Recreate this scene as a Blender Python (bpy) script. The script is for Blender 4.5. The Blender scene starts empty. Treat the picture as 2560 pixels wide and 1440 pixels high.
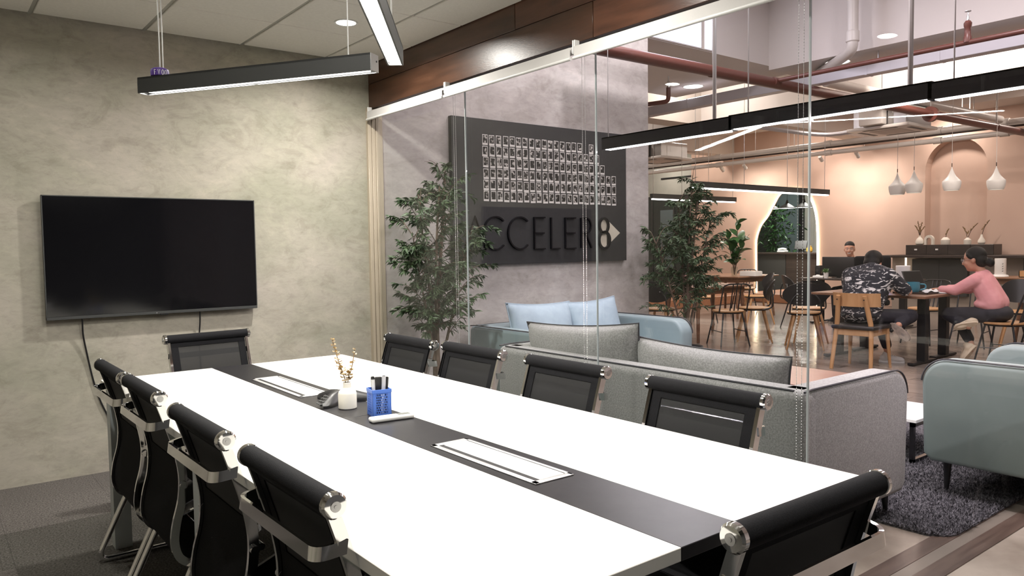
import bpy, bmesh, math, random
from math import sin, cos, pi, radians, sqrt
from mathutils import Vector, Matrix, Euler

SC = bpy.context.scene
COL = SC.collection
rnd = random.Random(7)

# ------------------------------------------------------------------ camera
cam_d = bpy.data.cameras.new('camera')
cam = bpy.data.objects.new('camera', cam_d)
COL.objects.link(cam)
cam_d.sensor_width = 36.0
cam_d.lens = 1906.8 / 2560 * 36.0
cam_d.clip_start = 0.05
cam_d.clip_end = 100
_r = Vector((0.78753874, -0.61610744, -0.01394125))
_u = Vector((0.04469144, 0.03453495, 0.99840373))
_f = Vector((0.6146425, 0.78690467, -0.05473234))
_m = Matrix((_r, _u, -_f)).transposed().to_4x4()
_m.translation = (0, 0, 1.34)
cam.matrix_world = _m
SC.camera = cam

# ------------------------------------------------------------------ world, exposure
w = bpy.data.worlds.new('world'); SC.world = w; w.use_nodes = True
w.node_tree.nodes['Background'].inputs[0].default_value = (1.0, 0.93, 0.88, 1)
w.node_tree.nodes['Background'].inputs[1].default_value = 0.25
SC.view_settings.view_transform = 'Standard'
SC.view_settings.look = 'None'
SC.view_settings.exposure = 0.0
SC.view_settings.gamma = 1.0
SC.view_settings.use_curve_mapping = False
SC.cycles.max_bounces = 7
SC.cycles.diffuse_bounces = 4
SC.cycles.glossy_bounces = 4
SC.cycles.transparent_max_bounces = 24
SC.cycles.sample_clamp_indirect = 4.0
SC.cycles.caustics_reflective = False
SC.cycles.caustics_refractive = False
SC.cycles.use_denoising = True
SC.cycles.use_adaptive_sampling = True
SC.cycles.adaptive_threshold = 0.03

MEET = (1.0, 0.962, 0.892)      # yellow-green white lamps of the meeting room
LOUNGE = (1.0, 0.905, 0.95)     # pinkish white lamps of the lounge
OFFICE = (1.0, 0.86, 0.77)     # warm lamps of the cafe side

def lamp(name, kind, loc, power, color, size=0.1, size_y=None, rot=(0, 0, 0), spread=None, spot=None, blend=0.5):
    d = bpy.data.lights.new(name, kind)
    d.energy = power; d.color = color
    if kind == 'AREA':
        if size_y: d.shape = 'RECTANGLE'; d.size = size; d.size_y = size_y
        else: d.shape = 'DISK'; d.size = size
        if spread: d.spread = spread
    elif kind == 'SPOT':
        d.spot_size = spot; d.spot_blend = blend; d.shadow_soft_size = size
    else:
        d.shadow_soft_size = size
    o = bpy.data.objects.new(name, d); COL.objects.link(o)
    o.location = loc; o.rotation_euler = rot
    return o

DOWN_MEET = [(2.089, 4.248), (0.45, 4.248), (2.089, 2.46), (0.45, 2.46), (2.089, 0.68), (0.45, 0.68)]
for x, y in DOWN_MEET:
    lamp('downlight_or_fill_lamp', 'AREA', (x, y, 2.672), 9 if (x < 1 and y > 4) else (43 if y > 4 else 18), MEET, 0.105, spread=radians(163))  # the far left lamp is an added fill for the television wall
lamp('window_light', 'AREA', (6.45, 5.33, 3.78), 14, (0.86, 0.86, 1.0), 1.0, 0.6, (radians(90), 0, radians(180)))
DOWN_LOUNGE = [(3.35, 4.55, 4.2), (4.55, 4.45, 4.2), (5.6, 4.4, 4.2), (4.5, 2.6, 4.2), (6.6, 2.8, 4.2), (6.9, 1.2, 4.2), (4.2, 0.6, 4.2),
               (8.34, 6.66, 3.44), (8.45, 4.68, 3.44), (8.5, 2.35, 3.44), (8.6, 0.4, 3.44)]
for x, y, z in DOWN_LOUNGE:
    lamp('downlight_or_fill_lamp', 'AREA', (x, y, z - 0.012), (58 if y < 1 else 34) if z > 4 else 26, LOUNGE, 0.2)  # high lamps away from the board wall: unseen, added for general light
for x, y, p in ((9.7, 1.6, 45), (9.7, 7.6, 45), (9.7, 10.6, 45), (12.3, 2.4, 45), (12.6, 6.2, 45), (12.3, 9.6, 45), (12.3, 12.6, 45), (14.75, 4.2, 40), (15.2, 6.32, 30), (15.9, 14.0, 40), (14.75, 9.0, 30), (14.75, 12.0, 30)):  # unseen lamps added to light cafe and recess; niche one follows its shadow
    lamp('downlight_or_fill_lamp', 'AREA', (x, y, 4.2 if x < 11 else (3.74 if x == 15.2 else 3.905)), p, OFFICE, 0.22)

# ------------------------------------------------------------------ materials
MATS = {}
def mat(name, col, rough=0.5, metal=0.0, col2=None, nscale=8.0, ndetail=4.0, lo=0.35, hi=0.65, bump=0.0, bscale=None,
        spec=0.5, emit=None, estr=0.0, coat=0.0, sheen=0.0, stretch=None, coords='Object', alpha=None):
    if name in MATS: return MATS[name]
    m = bpy.data.materials.new(name); m.use_nodes = True
    nt = m.node_tree; b = nt.nodes['Principled BSDF']
    b.inputs['Base Color'].default_value = (*col, 1)
    b.inputs['Roughness'].default_value = rough
    b.inputs['Metallic'].default_value = metal
    b.inputs['Specular IOR Level'].default_value = spec
    b.inputs['Coat Weight'].default_value = coat
    b.inputs['Sheen Weight'].default_value = sheen
    if emit:
        b.inputs['Emission Color'].default_value = (*emit, 1)
        b.inputs['Emission Strength'].default_value = estr
    if col2 or bump:
        tc = nt.nodes.new('ShaderNodeTexCoord'); mp = nt.nodes.new('ShaderNodeMapping')
        nt.links.new(tc.outputs[coords], mp.inputs[0])
        if stretch: mp.inputs['Scale'].default_value = stretch
        if col2:
            n = nt.nodes.new('ShaderNodeTexNoise'); n.inputs['Scale'].default_value = nscale; n.inputs['Detail'].default_value = ndetail
            nt.links.new(mp.outputs[0], n.inputs['Vector'])
            r = nt.nodes.new('ShaderNodeValToRGB')
            r.color_ramp.elements[0].position = lo; r.color_ramp.elements[0].color = (*col, 1)
            r.color_ramp.elements[1].position = hi; r.color_ramp.elements[1].color = (*col2, 1)
            nt.links.new(n.outputs['Fac'], r.inputs[0]); nt.links.new(r.outputs[0], b.inputs['Base Color'])
        if bump:
            n2 = nt.nodes.new('ShaderNodeTexNoise'); n2.inputs['Scale'].default_value = bscale or nscale * 4; n2.inputs['Detail'].default_value = 3
            nt.links.new(mp.outputs[0], n2.inputs['Vector'])
            bp = nt.nodes.new('ShaderNodeBump'); bp.inputs['Strength'].default_value = bump; bp.inputs['Distance'].default_value = 0.01
            nt.links.new(n2.outputs['Fac'], bp.inputs['Height']); nt.links.new(bp.outputs[0], b.inputs['Normal'])
    MATS[name] = m
    return m

def ramp(nt, src, stops):
    r = nt.nodes.new('ShaderNodeValToRGB'); e = r.color_ramp.elements
    while len(e) < len(stops): e.new(0.5)
    for i, (p, c) in enumerate(stops):
        e[i].position = p; e[i].color = (*c, 1) if len(c) == 3 else c
    nt.links.new(src, r.inputs[0]); return r

def plaster(name, c0, c1, c2, rough=0.75):
    m = bpy.data.materials.new(name); m.use_nodes = True; nt = m.node_tree; b = nt.nodes['Principled BSDF']
    b.inputs['Roughness'].default_value = rough; b.inputs['Specular IOR Level'].default_value = 0.25
    tc = nt.nodes.new('ShaderNodeTexCoord')
    def noise(sc, det, rg, dist, stretch, rot):
        mp = nt.nodes.new('ShaderNodeMapping'); mp.inputs['Scale'].default_value = stretch; mp.inputs['Rotation'].default_value = (0, rot, 0)
        n = nt.nodes.new('ShaderNodeTexNoise'); n.inputs['Scale'].default_value = sc; n.inputs['Detail'].default_value = det; n.inputs['Roughness'].default_value = rg; n.inputs['Distortion'].default_value = dist
        nt.links.new(tc.outputs['Object'], mp.inputs[0]); nt.links.new(mp.outputs[0], n.inputs['Vector']); return n.outputs['Fac']
    def mul(x, y):
        mx = nt.nodes.new('ShaderNodeMix'); mx.data_type = 'RGBA'; mx.blend_type = 'MULTIPLY'; mx.inputs[0].default_value = 1.0
        nt.links.new(x, mx.inputs[6]); nt.links.new(y, mx.inputs[7]); return mx.outputs[2]
    n1 = noise(1.3, 5, 0.6, 0.6, (1, 1, 1.5), 0.5)
    n2 = noise(4.2, 9, 0.72, 1.2, (1, 1, 1.5), 0.7)
    n3 = noise(3.1, 7, 0.62, 0.5, (1, 1, 1.7), -0.6)
    n4 = noise(16, 6, 0.7, 0.4, (1, 1, 2.2), 0.5)
    r1 = ramp(nt, n1, [(0.32, c0), (0.50, c1), (0.68, c2)])
    r2 = ramp(nt, n2, [(0.38, (0.86, 0.855, 0.84)), (0.455, (0.955, 0.955, 0.95)), (0.47, (0.985, 0.985, 0.985)), (0.555, (1.0, 1.0, 1.0)), (0.57, (1.03, 1.028, 1.025)), (0.66, (1.085, 1.08, 1.07))])
    r3 = ramp(nt, n3, [(0.28, (0.80, 0.79, 0.78)), (0.37, (0.90, 0.895, 0.89)), (0.39, (0.97, 0.97, 0.97)), (0.60, (1.0, 1.0, 1.0)), (0.615, (1.055, 1.05, 1.045))])
    r4 = ramp(nt, n4, [(0.36, (0.91, 0.91, 0.91)), (0.5, (1.0, 1.0, 1.0)), (0.64, (1.045, 1.045, 1.045))])
    nt.links.new(mul(mul(mul(r1.outputs[0], r2.outputs[0]), r3.outputs[0]), r4.outputs[0]), b.inputs['Base Color'])
    bp = nt.nodes.new('ShaderNodeBump'); bp.inputs['Strength'].default_value = 0.12; bp.inputs['Distance'].default_value = 0.01
    nt.links.new(n2, bp.inputs['Height']); nt.links.new(bp.outputs[0], b.inputs['Normal'])
    MATS[name] = m; return m

def glass_mat(name, tint, refl=1.0, ior=1.35):
    m = bpy.data.materials.new(name); m.use_nodes = True; nt = m.node_tree
    for n in list(nt.nodes): nt.nodes.remove(n)
    o = nt.nodes.new('ShaderNodeOutputMaterial'); t = nt.nodes.new('ShaderNodeBsdfTransparent'); g = nt.nodes.new('ShaderNodeBsdfGlossy')
    t.inputs[0].default_value = (*tint, 1); g.inputs['Roughness'].default_value = 0.0; g.inputs[0].default_value = (refl, refl, refl, 1)
    fr = nt.nodes.new('ShaderNodeFresnel'); ge = nt.nodes.new('ShaderNodeNewGeometry'); iv = nt.nodes.new('ShaderNodeMapRange')
    iv.inputs[3].default_value = ior; iv.inputs[4].default_value = 1.0 / ior      # the same index from both faces of the thin pane
    nt.links.new(ge.outputs['Backfacing'], iv.inputs[0]); nt.links.new(iv.outputs[0], fr.inputs[0])
    mx = nt.nodes.new('ShaderNodeMixShader'); nt.links.new(fr.outputs[0], mx.inputs[0]); nt.links.new(t.outputs[0], mx.inputs[1]); nt.links.new(g.outputs[0], mx.inputs[2])
    nt.links.new(mx.outputs[0], o.inputs[0]); MATS[name] = m; return m

def mesh_fabric(name, col):
    """woven mesh: dense when seen at a slant, slightly see-through when seen square on"""
    m = bpy.data.materials.new(name); m.use_nodes = True; nt = m.node_tree; b = nt.nodes['Principled BSDF']; o = nt.nodes['Material Output']
    b.inputs['Base Color'].default_value = (*col, 1); b.inputs['Roughness'].default_value = 0.7
    t = nt.nodes.new('ShaderNodeBsdfTransparent'); lw = nt.nodes.new('ShaderNodeLayerWeight'); lw.inputs[0].default_value = 0.5
    r = ramp(nt, lw.outputs['Facing'], [(0.0, (0.24,) * 3), (0.35, (0.13,) * 3), (0.6, (0.0,) * 3)])
    mx = nt.nodes.new('ShaderNodeMixShader'); nt.links.new(r.outputs[0], mx.inputs[0]); nt.links.new(b.outputs[0], mx.inputs[1]); nt.links.new(t.outputs[0], mx.inputs[2])
    nt.links.new(mx.outputs[0], o.inputs[0]); MATS[name] = m; return m

def emis(name, col, s):
    m = bpy.data.materials.new(name); m.use_nodes = True; nt = m.node_tree; b = nt.nodes['Principled BSDF']
    b.inputs['Base Color'].default_value = (0.8, 0.8, 0.8, 1); b.inputs['Emission Color'].default_value = (*col, 1); b.inputs['Emission Strength'].default_value = s
    MATS[name] = m; return m

M_PLASTER = plaster('grey plaster', (0.335, 0.325, 0.258), (0.405, 0.378, 0.315), (0.445, 0.405, 0.350))
M_PLASTER2 = plaster('lounge plaster', (0.37, 0.34, 0.325), (0.46, 0.425, 0.405), (0.54, 0.51, 0.49))
M_DARKWALL = mat('dark grey paint', (0.10, 0.10, 0.10), 0.8)
M_CEILTILE = mat('ceiling tile board', (0.80, 0.775, 0.715), 0.9, col2=(0.84, 0.815, 0.755), nscale=60, bump=0.05)
M_CEILBAR = mat('ceiling grid metal', (0.36, 0.35, 0.31), 0.6)
M_CARPET = mat('charcoal carpet', (0.060, 0.057, 0.050), 0.95, col2=(0.150, 0.141, 0.126), nscale=120, ndetail=3, lo=0.36, hi=0.68, bump=0.8, bscale=200, spec=0.1)
M_CARPET2 = mat('mauve grey carpet', (0.090, 0.081, 0.074), 0.95, col2=(0.225, 0.207, 0.194), nscale=120, ndetail=3, lo=0.36, hi=0.68, bump=0.8, bscale=200, spec=0.1)
M_CONCRETE = mat('polished concrete', (0.235, 0.197, 0.158), 0.24, col2=(0.35, 0.305, 0.252), nscale=3.5, ndetail=9, bump=0.06, bscale=14)
M_STAIN = mat('dark concrete stain', (0.17, 0.145, 0.12), 0.3)
M_PLANK = mat('grey brown vinyl plank', (0.20, 0.168, 0.145), 0.17, col2=(0.31, 0.268, 0.237), nscale=3.0, ndetail=6, stretch=(9, 0.8, 1), bump=0.02, bscale=20)
M_PLANK2 = mat('brown vinyl plank', (0.25, 0.212, 0.183), 0.19, col2=(0.35, 0.302, 0.266), nscale=3.0, ndetail=6, stretch=(9, 0.8, 1), bump=0.02, bscale=20)
M_STRIPWOOD = mat('brown floor strip', (0.070, 0.047, 0.037), 0.28, col2=(0.105, 0.074, 0.058), nscale=4, stretch=(1, 8, 1))
M_BEAM = mat('red brown wood veneer', (0.060, 0.024, 0.013), 0.30, col2=(0.105, 0.043, 0.024), nscale=2.5, ndetail=8, stretch=(1, 1.2, 9), bump=0.05, bscale=30)
M_BEAM2 = mat('dark red wood veneer', (0.045, 0.020, 0.011), 0.32, col2=(0.080, 0.036, 0.020), nscale=2.5, ndetail=8, stretch=(1, 1.2, 9), bump=0.05, bscale=30)
M_CREAM = mat('cream painted metal', (0.46, 0.395, 0.30), 0.45)
M_BLIND = mat('white blind fabric', (0.60, 0.585, 0.57), 0.7, col2=(0.63, 0.615, 0.60), nscale=300, bump=0.05)
M_WHITE = mat('white plastic', (0.82, 0.82, 0.80), 0.4)
M_CHROME = mat('chrome', (0.86, 0.86, 0.86), 0.07, 1.0)
M_STEEL = mat('brushed steel', (0.55, 0.55, 0.55), 0.32, 1.0)
M_SILVERPAINT = mat('silver grey paint', (0.60, 0.65, 0.66), 0.4, 0.1)
M_BLACK = mat('black plastic', (0.012, 0.012, 0.013), 0.4)
M_BLACKFAB = mat('black fabric', (0.006, 0.006, 0.007), 0.85, col2=(0.011, 0.011, 0.013), nscale=400, bump=0.15, bscale=500, spec=0.18)
M_MESHFAB = mesh_fabric('charcoal woven mesh', (0.012, 0.012, 0.0125))
M_BLACKMETAL = mat('black powder coated metal', (0.014, 0.014, 0.016), 0.35)
M_DARKGREY = mat('dark grey metal', (0.040, 0.042, 0.041), 0.5)
M_SCREEN = mat('tv glass', (0.003, 0.003, 0.004), 0.09, spec=0.45)
M_TABLEWHITE = mat('white laminate', (0.90, 0.88, 0.82), 0.28)
M_TABLEDARK = mat('black brown laminate', (0.017, 0.016, 0.018), 0.36, col2=(0.022, 0.021, 0.023), nscale=30, spec=0.28)
M_SEAM = mat('laminate seam', (0.42, 0.41, 0.38), 0.7)
M_CERAMIC = mat('matte white ceramic', (0.80, 0.77, 0.69), 0.55)
M_DRYLEAF = mat('dried gold leaf', (0.34, 0.21, 0.055), 0.6, col2=(0.78, 0.66, 0.48), nscale=55, lo=0.42, hi=0.58)
M_TWIG = mat('dried twig', (0.26, 0.17, 0.08), 0.7)
M_BLUEPLASTIC = mat('blue plastic', (0.085, 0.200, 0.66), 0.42)
M_REMOTEGREY = mat('grey remote screen', (0.20, 0.21, 0.19), 0.3)
M_PURPLE = mat('purple paper', (0.075, 0.028, 0.24), 0.5)
M_GREYFAB = mat('grey wool fabric', (0.235, 0.228, 0.225), 0.9, col2=(0.37, 0.36, 0.355), nscale=140, ndetail=3, bump=0.35, bscale=420, spec=0.15, sheen=0.3)
M_BLUEFAB = mat('pale blue leatherette', (0.245, 0.315, 0.340), 0.45, col2=(0.262, 0.332, 0.357), nscale=6, spec=0.4)
M_BLUEFAB2 = mat('pale sea green leatherette', (0.195, 0.240, 0.236), 0.45, col2=(0.210, 0.255, 0.250), nscale=6, spec=0.4)
M_BLUEPILLOW = mat('pale blue pillow fabric', (0.31, 0.392, 0.465), 0.8, col2=(0.345, 0.43, 0.50), nscale=20, bump=0.1, bscale=60)
M_PIPING = mat('dark piping', (0.045, 0.043, 0.050), 0.7)
M_RUG = mat('charcoal shag', (0.030, 0.029, 0.033), 0.9, col2=(0.25, 0.24, 0.26), nscale=75, lo=0.40, hi=0.74, spec=0.15)
M_BOARD = mat('black notice board', (0.016, 0.016, 0.0165), 0.6, col2=(0.020, 0.020, 0.0205), nscale=40)
M_LETTER = mat('gloss black letter', (0.006, 0.006, 0.008), 0.18)
M_PHOTOEDGE = mat('photo border', (0.60, 0.58, 0.55), 0.5)
M_LEAF = mat('olive green leaf', (0.030, 0.060, 0.024), 0.5, col2=(0.065, 0.105, 0.045), nscale=9)
M_LEAF2 = mat('deep green leaf', (0.020, 0.060, 0.022), 0.35, col2=(0.045, 0.13, 0.035), nscale=12)
M_BARK = mat('brown bark', (0.10, 0.065, 0.045), 0.8, col2=(0.16, 0.11, 0.08), nscale=30, bump=0.3)
M_POT = mat('dark planter', (0.035, 0.033, 0.032), 0.6)
M_PINK = mat('peach plaster', (0.60, 0.445, 0.365), 0.72, col2=(0.64, 0.48, 0.395), nscale=2.0, ndetail=6, bump=0.04, bscale=8, spec=0.2)
M_OFFWALL = mat('grey white paint', (0.74, 0.70, 0.68), 0.7, spec=0.2)
M_OFFCEIL = mat('white ceiling paint', (0.80, 0.75, 0.72), 0.8, spec=0.2)
M_SOFFIT = mat('taupe soffit paint', (0.62, 0.565, 0.525), 0.8, spec=0.2)
M_REDPIPE = mat('red oxide pipe paint', (0.118, 0.036, 0.027), 0.38)
M_WHITEPIPE = mat('white pvc', (0.66, 0.63, 0.60), 0.35)
M_DUCT = mat('pale galvanised tray', (0.55, 0.54, 0.58), 0.45, 0.2)
M_OAK = mat('oak wood', (0.44, 0.235, 0.10), 0.4, col2=(0.52, 0.30, 0.14), nscale=4, ndetail=6, stretch=(6, 6, 0.8))
M_WALNUT = mat('walnut wood', (0.16, 0.078, 0.042), 0.35, col2=(0.23, 0.12, 0.068), nscale=4, ndetail=6, stretch=(1, 6, 6))
M_REDWOOD = mat('reddish wood top', (0.24, 0.135, 0.105), 0.30, col2=(0.275, 0.16, 0.125), nscale=3, ndetail=4, stretch=(8, 0.8, 1))
M_STEPWOOD = mat('orange brown step', (0.27, 0.115, 0.055), 0.45, col2=(0.33, 0.15, 0.08), nscale=4, stretch=(6, 1, 6))
M_DARKWOOD = mat('espresso wood', (0.030, 0.021, 0.018), 0.4, col2=(0.045, 0.032, 0.026), nscale=5, stretch=(6, 1, 6))
M_SKIN = mat('skin', (0.52, 0.27, 0.18), 0.5, col2=(0.56, 0.30, 0.205), nscale=15)
M_HAIR = mat('black hair', (0.006, 0.0055, 0.0055), 0.55, spec=0.25, col2=(0.013, 0.011, 0.010), nscale=60, stretch=(1, 1, 4), bump=0.3, bscale=120)
M_PINKKNIT = mat('pink cardigan', (0.72, 0.32, 0.33), 0.85, col2=(0.78, 0.38, 0.39), nscale=10, bump=0.25, bscale=24)
M_NAVYPANT = mat('black trousers', (0.015, 0.015, 0.021), 0.8, col2=(0.026, 0.025, 0.034), nscale=14, bump=0.15)
M_CREAMSHOE = mat('cream canvas', (0.72, 0.60, 0.43), 0.7, col2=(0.78, 0.67, 0.50), nscale=20)
M_WHITESHOE = mat('white sneaker', (0.72, 0.70, 0.67), 0.6)
M_SOLE = mat('worn rubber sole', (0.24, 0.20, 0.165), 0.7, col2=(0.32, 0.27, 0.225), nscale=30)
M_SHOEBLACK = mat('black shoe', (0.02, 0.02, 0.02), 0.6)
M_NAVY = mat('navy shirt', (0.025, 0.028, 0.045), 0.8)
M_MUG = mat('teal glazed mug', (0.055, 0.23, 0.31), 0.25)
M_RED = mat('red plastic', (0.45, 0.035, 0.03), 0.4)
M_YELLOW = mat('yellow plastic', (0.80, 0.46, 0.06), 0.4)
M_FLESHWALL = mat('grey green wall', (0.36, 0.37, 0.33), 0.7, col2=(0.40, 0.40, 0.36), nscale=4)
M_DARKGLASS = mat('dark window glass', (0.022, 0.030, 0.027), 0.06, spec=0.6)
M_TEALGLASS = mat('grey teal glass', (0.12, 0.16, 0.17), 0.1)
M_LAPSCREEN = emis('laptop picture', (0.10, 0.26, 0.75), 0.9)
M_GLASS = glass_mat('partition glass', (0.915, 0.928, 0.922))
M_GLASS2 = glass_mat('door glass', (0.955, 0.955, 0.955))
M_GLASSEDGE = mat('glass edge', (0.42, 0.46, 0.46), 0.15)
M_CLEAR = glass_mat('clear tumbler glass', (0.93, 0.95, 0.93))
M_DIFF_M = emis('meeting lamp diffuser', MEET, 5.0)
M_DIFF_L = emis('lounge lamp diffuser', (1.0, 0.95, 0.97), 7.0)
M_DIFF_O = emis('far lamp diffuser', (1.0, 0.94, 0.92), 5.0)
M_DISC = emis('downlight disc', (1.0, 0.95, 0.9), 4.0)
M_LED = emis('warm led strip', (1.0, 0.80, 0.55), 22.0)
M_WINLIGHT = emis('lit frosted window', (0.80, 0.80, 1.0), 1.15)

# camouflage shirt
def camo():
    m = bpy.data.materials.new('black shirt with white brush strokes'); m.use_nodes = True; nt = m.node_tree; b = nt.nodes['Principled BSDF']
    b.inputs['Roughness'].default_value = 0.8
    tc = nt.nodes.new('ShaderNodeTexCoord'); mp = nt.nodes.new('ShaderNodeMapping'); mp.inputs['Scale'].default_value = (1, 1, 2.2); mp.inputs['Rotation'].default_value = (0.35, 0, 0)
    n = nt.nodes.new('ShaderNodeTexNoise'); n.inputs['Scale'].default_value = 13.0; n.inputs['Detail'].default_value = 3.0; n.inputs['Distortion'].default_value = 1.3
    nt.links.new(tc.outputs['Object'], mp.inputs[0]); nt.links.new(mp.outputs[0], n.inputs['Vector'])
    r = ramp(nt, n.outputs['Fac'], [(0.0, (0.012, 0.013, 0.02)), (0.555, (0.014, 0.015, 0.022)), (0.565, (0.16, 0.16, 0.17)), (0.605, (0.66, 0.65, 0.63))])
    nt.links.new(r.outputs[0], b.inputs['Base Color']); MATS['camo'] = m; return m
M_CAMO = camo()

def photo_mat():
    m = bpy.data.materials.new('instant photo picture'); m.use_nodes = True; nt = m.node_tree; b = nt.nodes['Principled BSDF']
    b.inputs['Roughness'].default_value = 0.4
    tc = nt.nodes.new('ShaderNodeTexCoord'); oi = nt.nodes.new('ShaderNodeObjectInfo'); ad = nt.nodes.new('ShaderNodeVectorMath'); ad.operation = 'MULTIPLY_ADD'
    ad.inputs[1].default_value = (1, 1, 1)
    cb = nt.nodes.new('ShaderNodeCombineXYZ'); ml = nt.nodes.new('ShaderNodeMath'); ml.operation = 'MULTIPLY'; ml.inputs[1].default_value = 50
    nt.links.new(oi.outputs['Random'], ml.inputs[0])
    for i in range(3): nt.links.new(ml.outputs[0], cb.inputs[i])
    nt.links.new(tc.outputs['Object'], ad.inputs[0]); nt.links.new(cb.outputs[0], ad.inputs[2])
    n = nt.nodes.new('ShaderNodeTexNoise'); n.inputs['Scale'].default_value = 42; n.inputs['Detail'].default_value = 1.5; nt.links.new(ad.outputs[0], n.inputs['Vector'])
    r = ramp(nt, n.outputs['Fac'], [(0.44, (0.004, 0.004, 0.004)), (0.57, (0.03, 0.028, 0.026)), (0.62, (0.42, 0.40, 0.37))])
    nt.links.new(r.outputs[0], b.inputs['Base Color']); MATS['photo'] = m; return m
M_PHOTO = photo_mat()

# ------------------------------------------------------------------ mesh helpers
class B:
    def __init__(s): s.v = []; s.f = []; s.m = []; s.mi = 0
    def add(s, vs, fs):
        o = len(s.v); s.v += [tuple(v) for v in vs]
        for f in fs: s.f.append(tuple(i + o for i in f)); s.m.append(s.mi)
        return s
    def box(s, c, d, bev=0.0, seg=2, rot=None):
        bm = bmesh.new(); bmesh.ops.create_cube(bm, size=1.0)
        for v in bm.verts: v.co = Vector((v.co.x * d[0], v.co.y * d[1], v.co.z * d[2]))
        if bev > 0: bmesh.ops.bevel(bm, geom=list(bm.edges), offset=min(bev, min(d) * 0.49), segments=seg, affect='EDGES', profile=0.5)
        R = Euler(rot).to_matrix() if rot else None
        bm.verts.index_update()
        vs = [((R @ v.co) if R else v.co) + Vector(c) for v in bm.verts]
        fs = [[v.index for v in f.verts] for f in bm.faces]
        bm.free(); return s.add(vs, fs)
    def b2(s, x0, x1, y0, y1, z0, z1, bev=0.0, seg=2):
        return s.box(((x0 + x1) / 2, (y0 + y1) / 2, (z0 + z1) / 2), (abs(x1 - x0), abs(y1 - y0), abs(z1 - z0)), bev, seg)
    def tube(s, pts, r, n=8, closed=False, cap=True, flat=1.0):
        pts = [Vector(p) for p in pts]; k = len(pts)
        rs = r if isinstance(r, (list, tuple)) else [r] * k
        T = []
        for i in range(k):
            a = pts[i - 1] if (i > 0 or closed) else pts[i]; b = pts[(i + 1) % k] if (i < k - 1 or closed) else pts[i]
            t = (b - a); T.append(t.normalized() if t.length > 1e-9 else Vector((0, 0, 1)))
        up = Vector((0, 0, 1)) if abs(T[0].z) < 0.9 else Vector((1, 0, 0))
        u = T[0].cross(up).normalized(); vs = []
        for i in range(k):
            u = (u - T[i] * u.dot(T[i])); u = u.normalized() if u.length > 1e-6 else T[i].orthogonal().normalized()
            w_ = T[i].cross(u)
            for j in range(n):
                a = 2 * pi * j / n; vs.append(pts[i] + (u * cos(a) + w_ * sin(a) * flat) * rs[i])
        fs = []
        for i in range(k - 1 + (1 if closed else 0)):
            i2 = (i + 1) % k
            for j in range(n): fs.append((i * n + j, i * n + (j + 1) % n, i2 * n + (j + 1) % n, i2 * n + j))
        if cap and not closed:
            fs.append(tuple(range(n))[::-1]); fs.append(tuple((k - 1) * n + j for j in range(n)))
        return s.add(vs, fs)
    def cyl(s, p0, p1, r0, r1=None, n=16):
        return s.tube([p0, p1], [r0, r0 if r1 is None else r1], n)
    def lathe(s, prof, c=(0, 0, 0), n=24, cap=True):
        vs = []; k = len(prof)
        for r, z in prof:
            for j in range(n):
                a = 2 * pi * j / n; vs.append((c[0] + r * cos(a), c[1] + r * sin(a), c[2] + z))
        fs = []
        for i in range(k - 1):
            for j in range(n): fs.append((i * n + j, i * n + (j + 1) % n, (i + 1) * n + (j + 1) % n, (i + 1) * n + j))
        if cap:
            fs.append(tuple(range(n))[::-1]); fs.append(tuple((k - 1) * n + j for j in range(n)))
        return s.add(vs, fs)
    def prism(s, poly, f, h0, h1):
        """poly: 2-D points, f(u, v, h) -> 3-D"""
        n = len(poly); vs = [f(u, v, h0) for u, v in poly] + [f(u, v, h1) for u, v in poly]
        fs = [tuple(range(n))[::-1], tuple(range(n, 2 * n))] + [(i, (i + 1) % n, n + (i + 1) % n, n + i) for i in range(n)]
        return s.add(vs, fs)
    def sweep(s, pts, side, w_, t, taper=None):
        """rectangular bar: width w_ along fixed 'side', thickness t across it"""
        pts = [Vector(p) for p in pts]; k = len(pts); side = Vector(side).normalized(); vs = []
        for i in range(k):
            T = (pts[min(i + 1, k - 1)] - pts[max(i - 1, 0)]).normalized(); nrm = T.cross(side).normalized()
            ww = w_ if taper is None else w_ * taper[i]
            for a, b in ((-1, -1), (1, -1), (1, 1), (-1, 1)): vs.append(pts[i] + side * (a * ww / 2) + nrm * (b * t / 2))
        fs = []
        for i in range(k - 1):
            for j in range(4): fs.append((i * 4 + j, i * 4 + (j + 1) % 4, (i + 1) * 4 + (j + 1) % 4, (i + 1) * 4 + j))
        fs += [(3, 2, 1, 0), tuple((k - 1) * 4 + j for j in range(4))]
        return s.add(vs, fs)
    def ell(s, c, r, nu=16, nv=10, rot=None):
        R = Euler(rot).to_matrix() if rot else Matrix.Identity(3); c = Vector(c)
        r = (r, r, r) if not isinstance(r, (list, tuple)) else r
        vs = [c + R @ Vector((0, 0, -r[2]))]
        for i in range(1, nv):
            p = -pi / 2 + pi * i / nv
            for j in range(nu):
                a = 2 * pi * j / nu; vs.append(c + R @ Vector((r[0] * cos(p) * cos(a), r[1] * cos(p) * sin(a), r[2] * sin(p))))
        vs.append(c + R @ Vector((0, 0, r[2]))); top = len(vs) - 1; fs = []
        for j in range(nu):
            fs.append((0, 1 + (j + 1) % nu, 1 + j)); fs.append((top, 1 + (nv - 2) * nu + j, 1 + (nv - 2) * nu + (j + 1) % nu))
        for i in range(nv - 2):
            for j in range(nu): fs.append((1 + i * nu + j, 1 + i * nu + (j + 1) % nu, 1 + (i + 1) * nu + (j + 1) % nu, 1 + (i + 1) * nu + j))
        return s.add(vs, fs)
    def cap(s, p0, p1, r0, r1, n=12):
        """tapered capsule (closed pieces; meant for remeshing)"""
        p0 = Vector(p0); p1 = Vector(p1)
        s.tube([p0, p1], [r0, r1], n); s.ell(p0, r0, n, 8); s.ell(p1, r1, n, 8); return s
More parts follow.
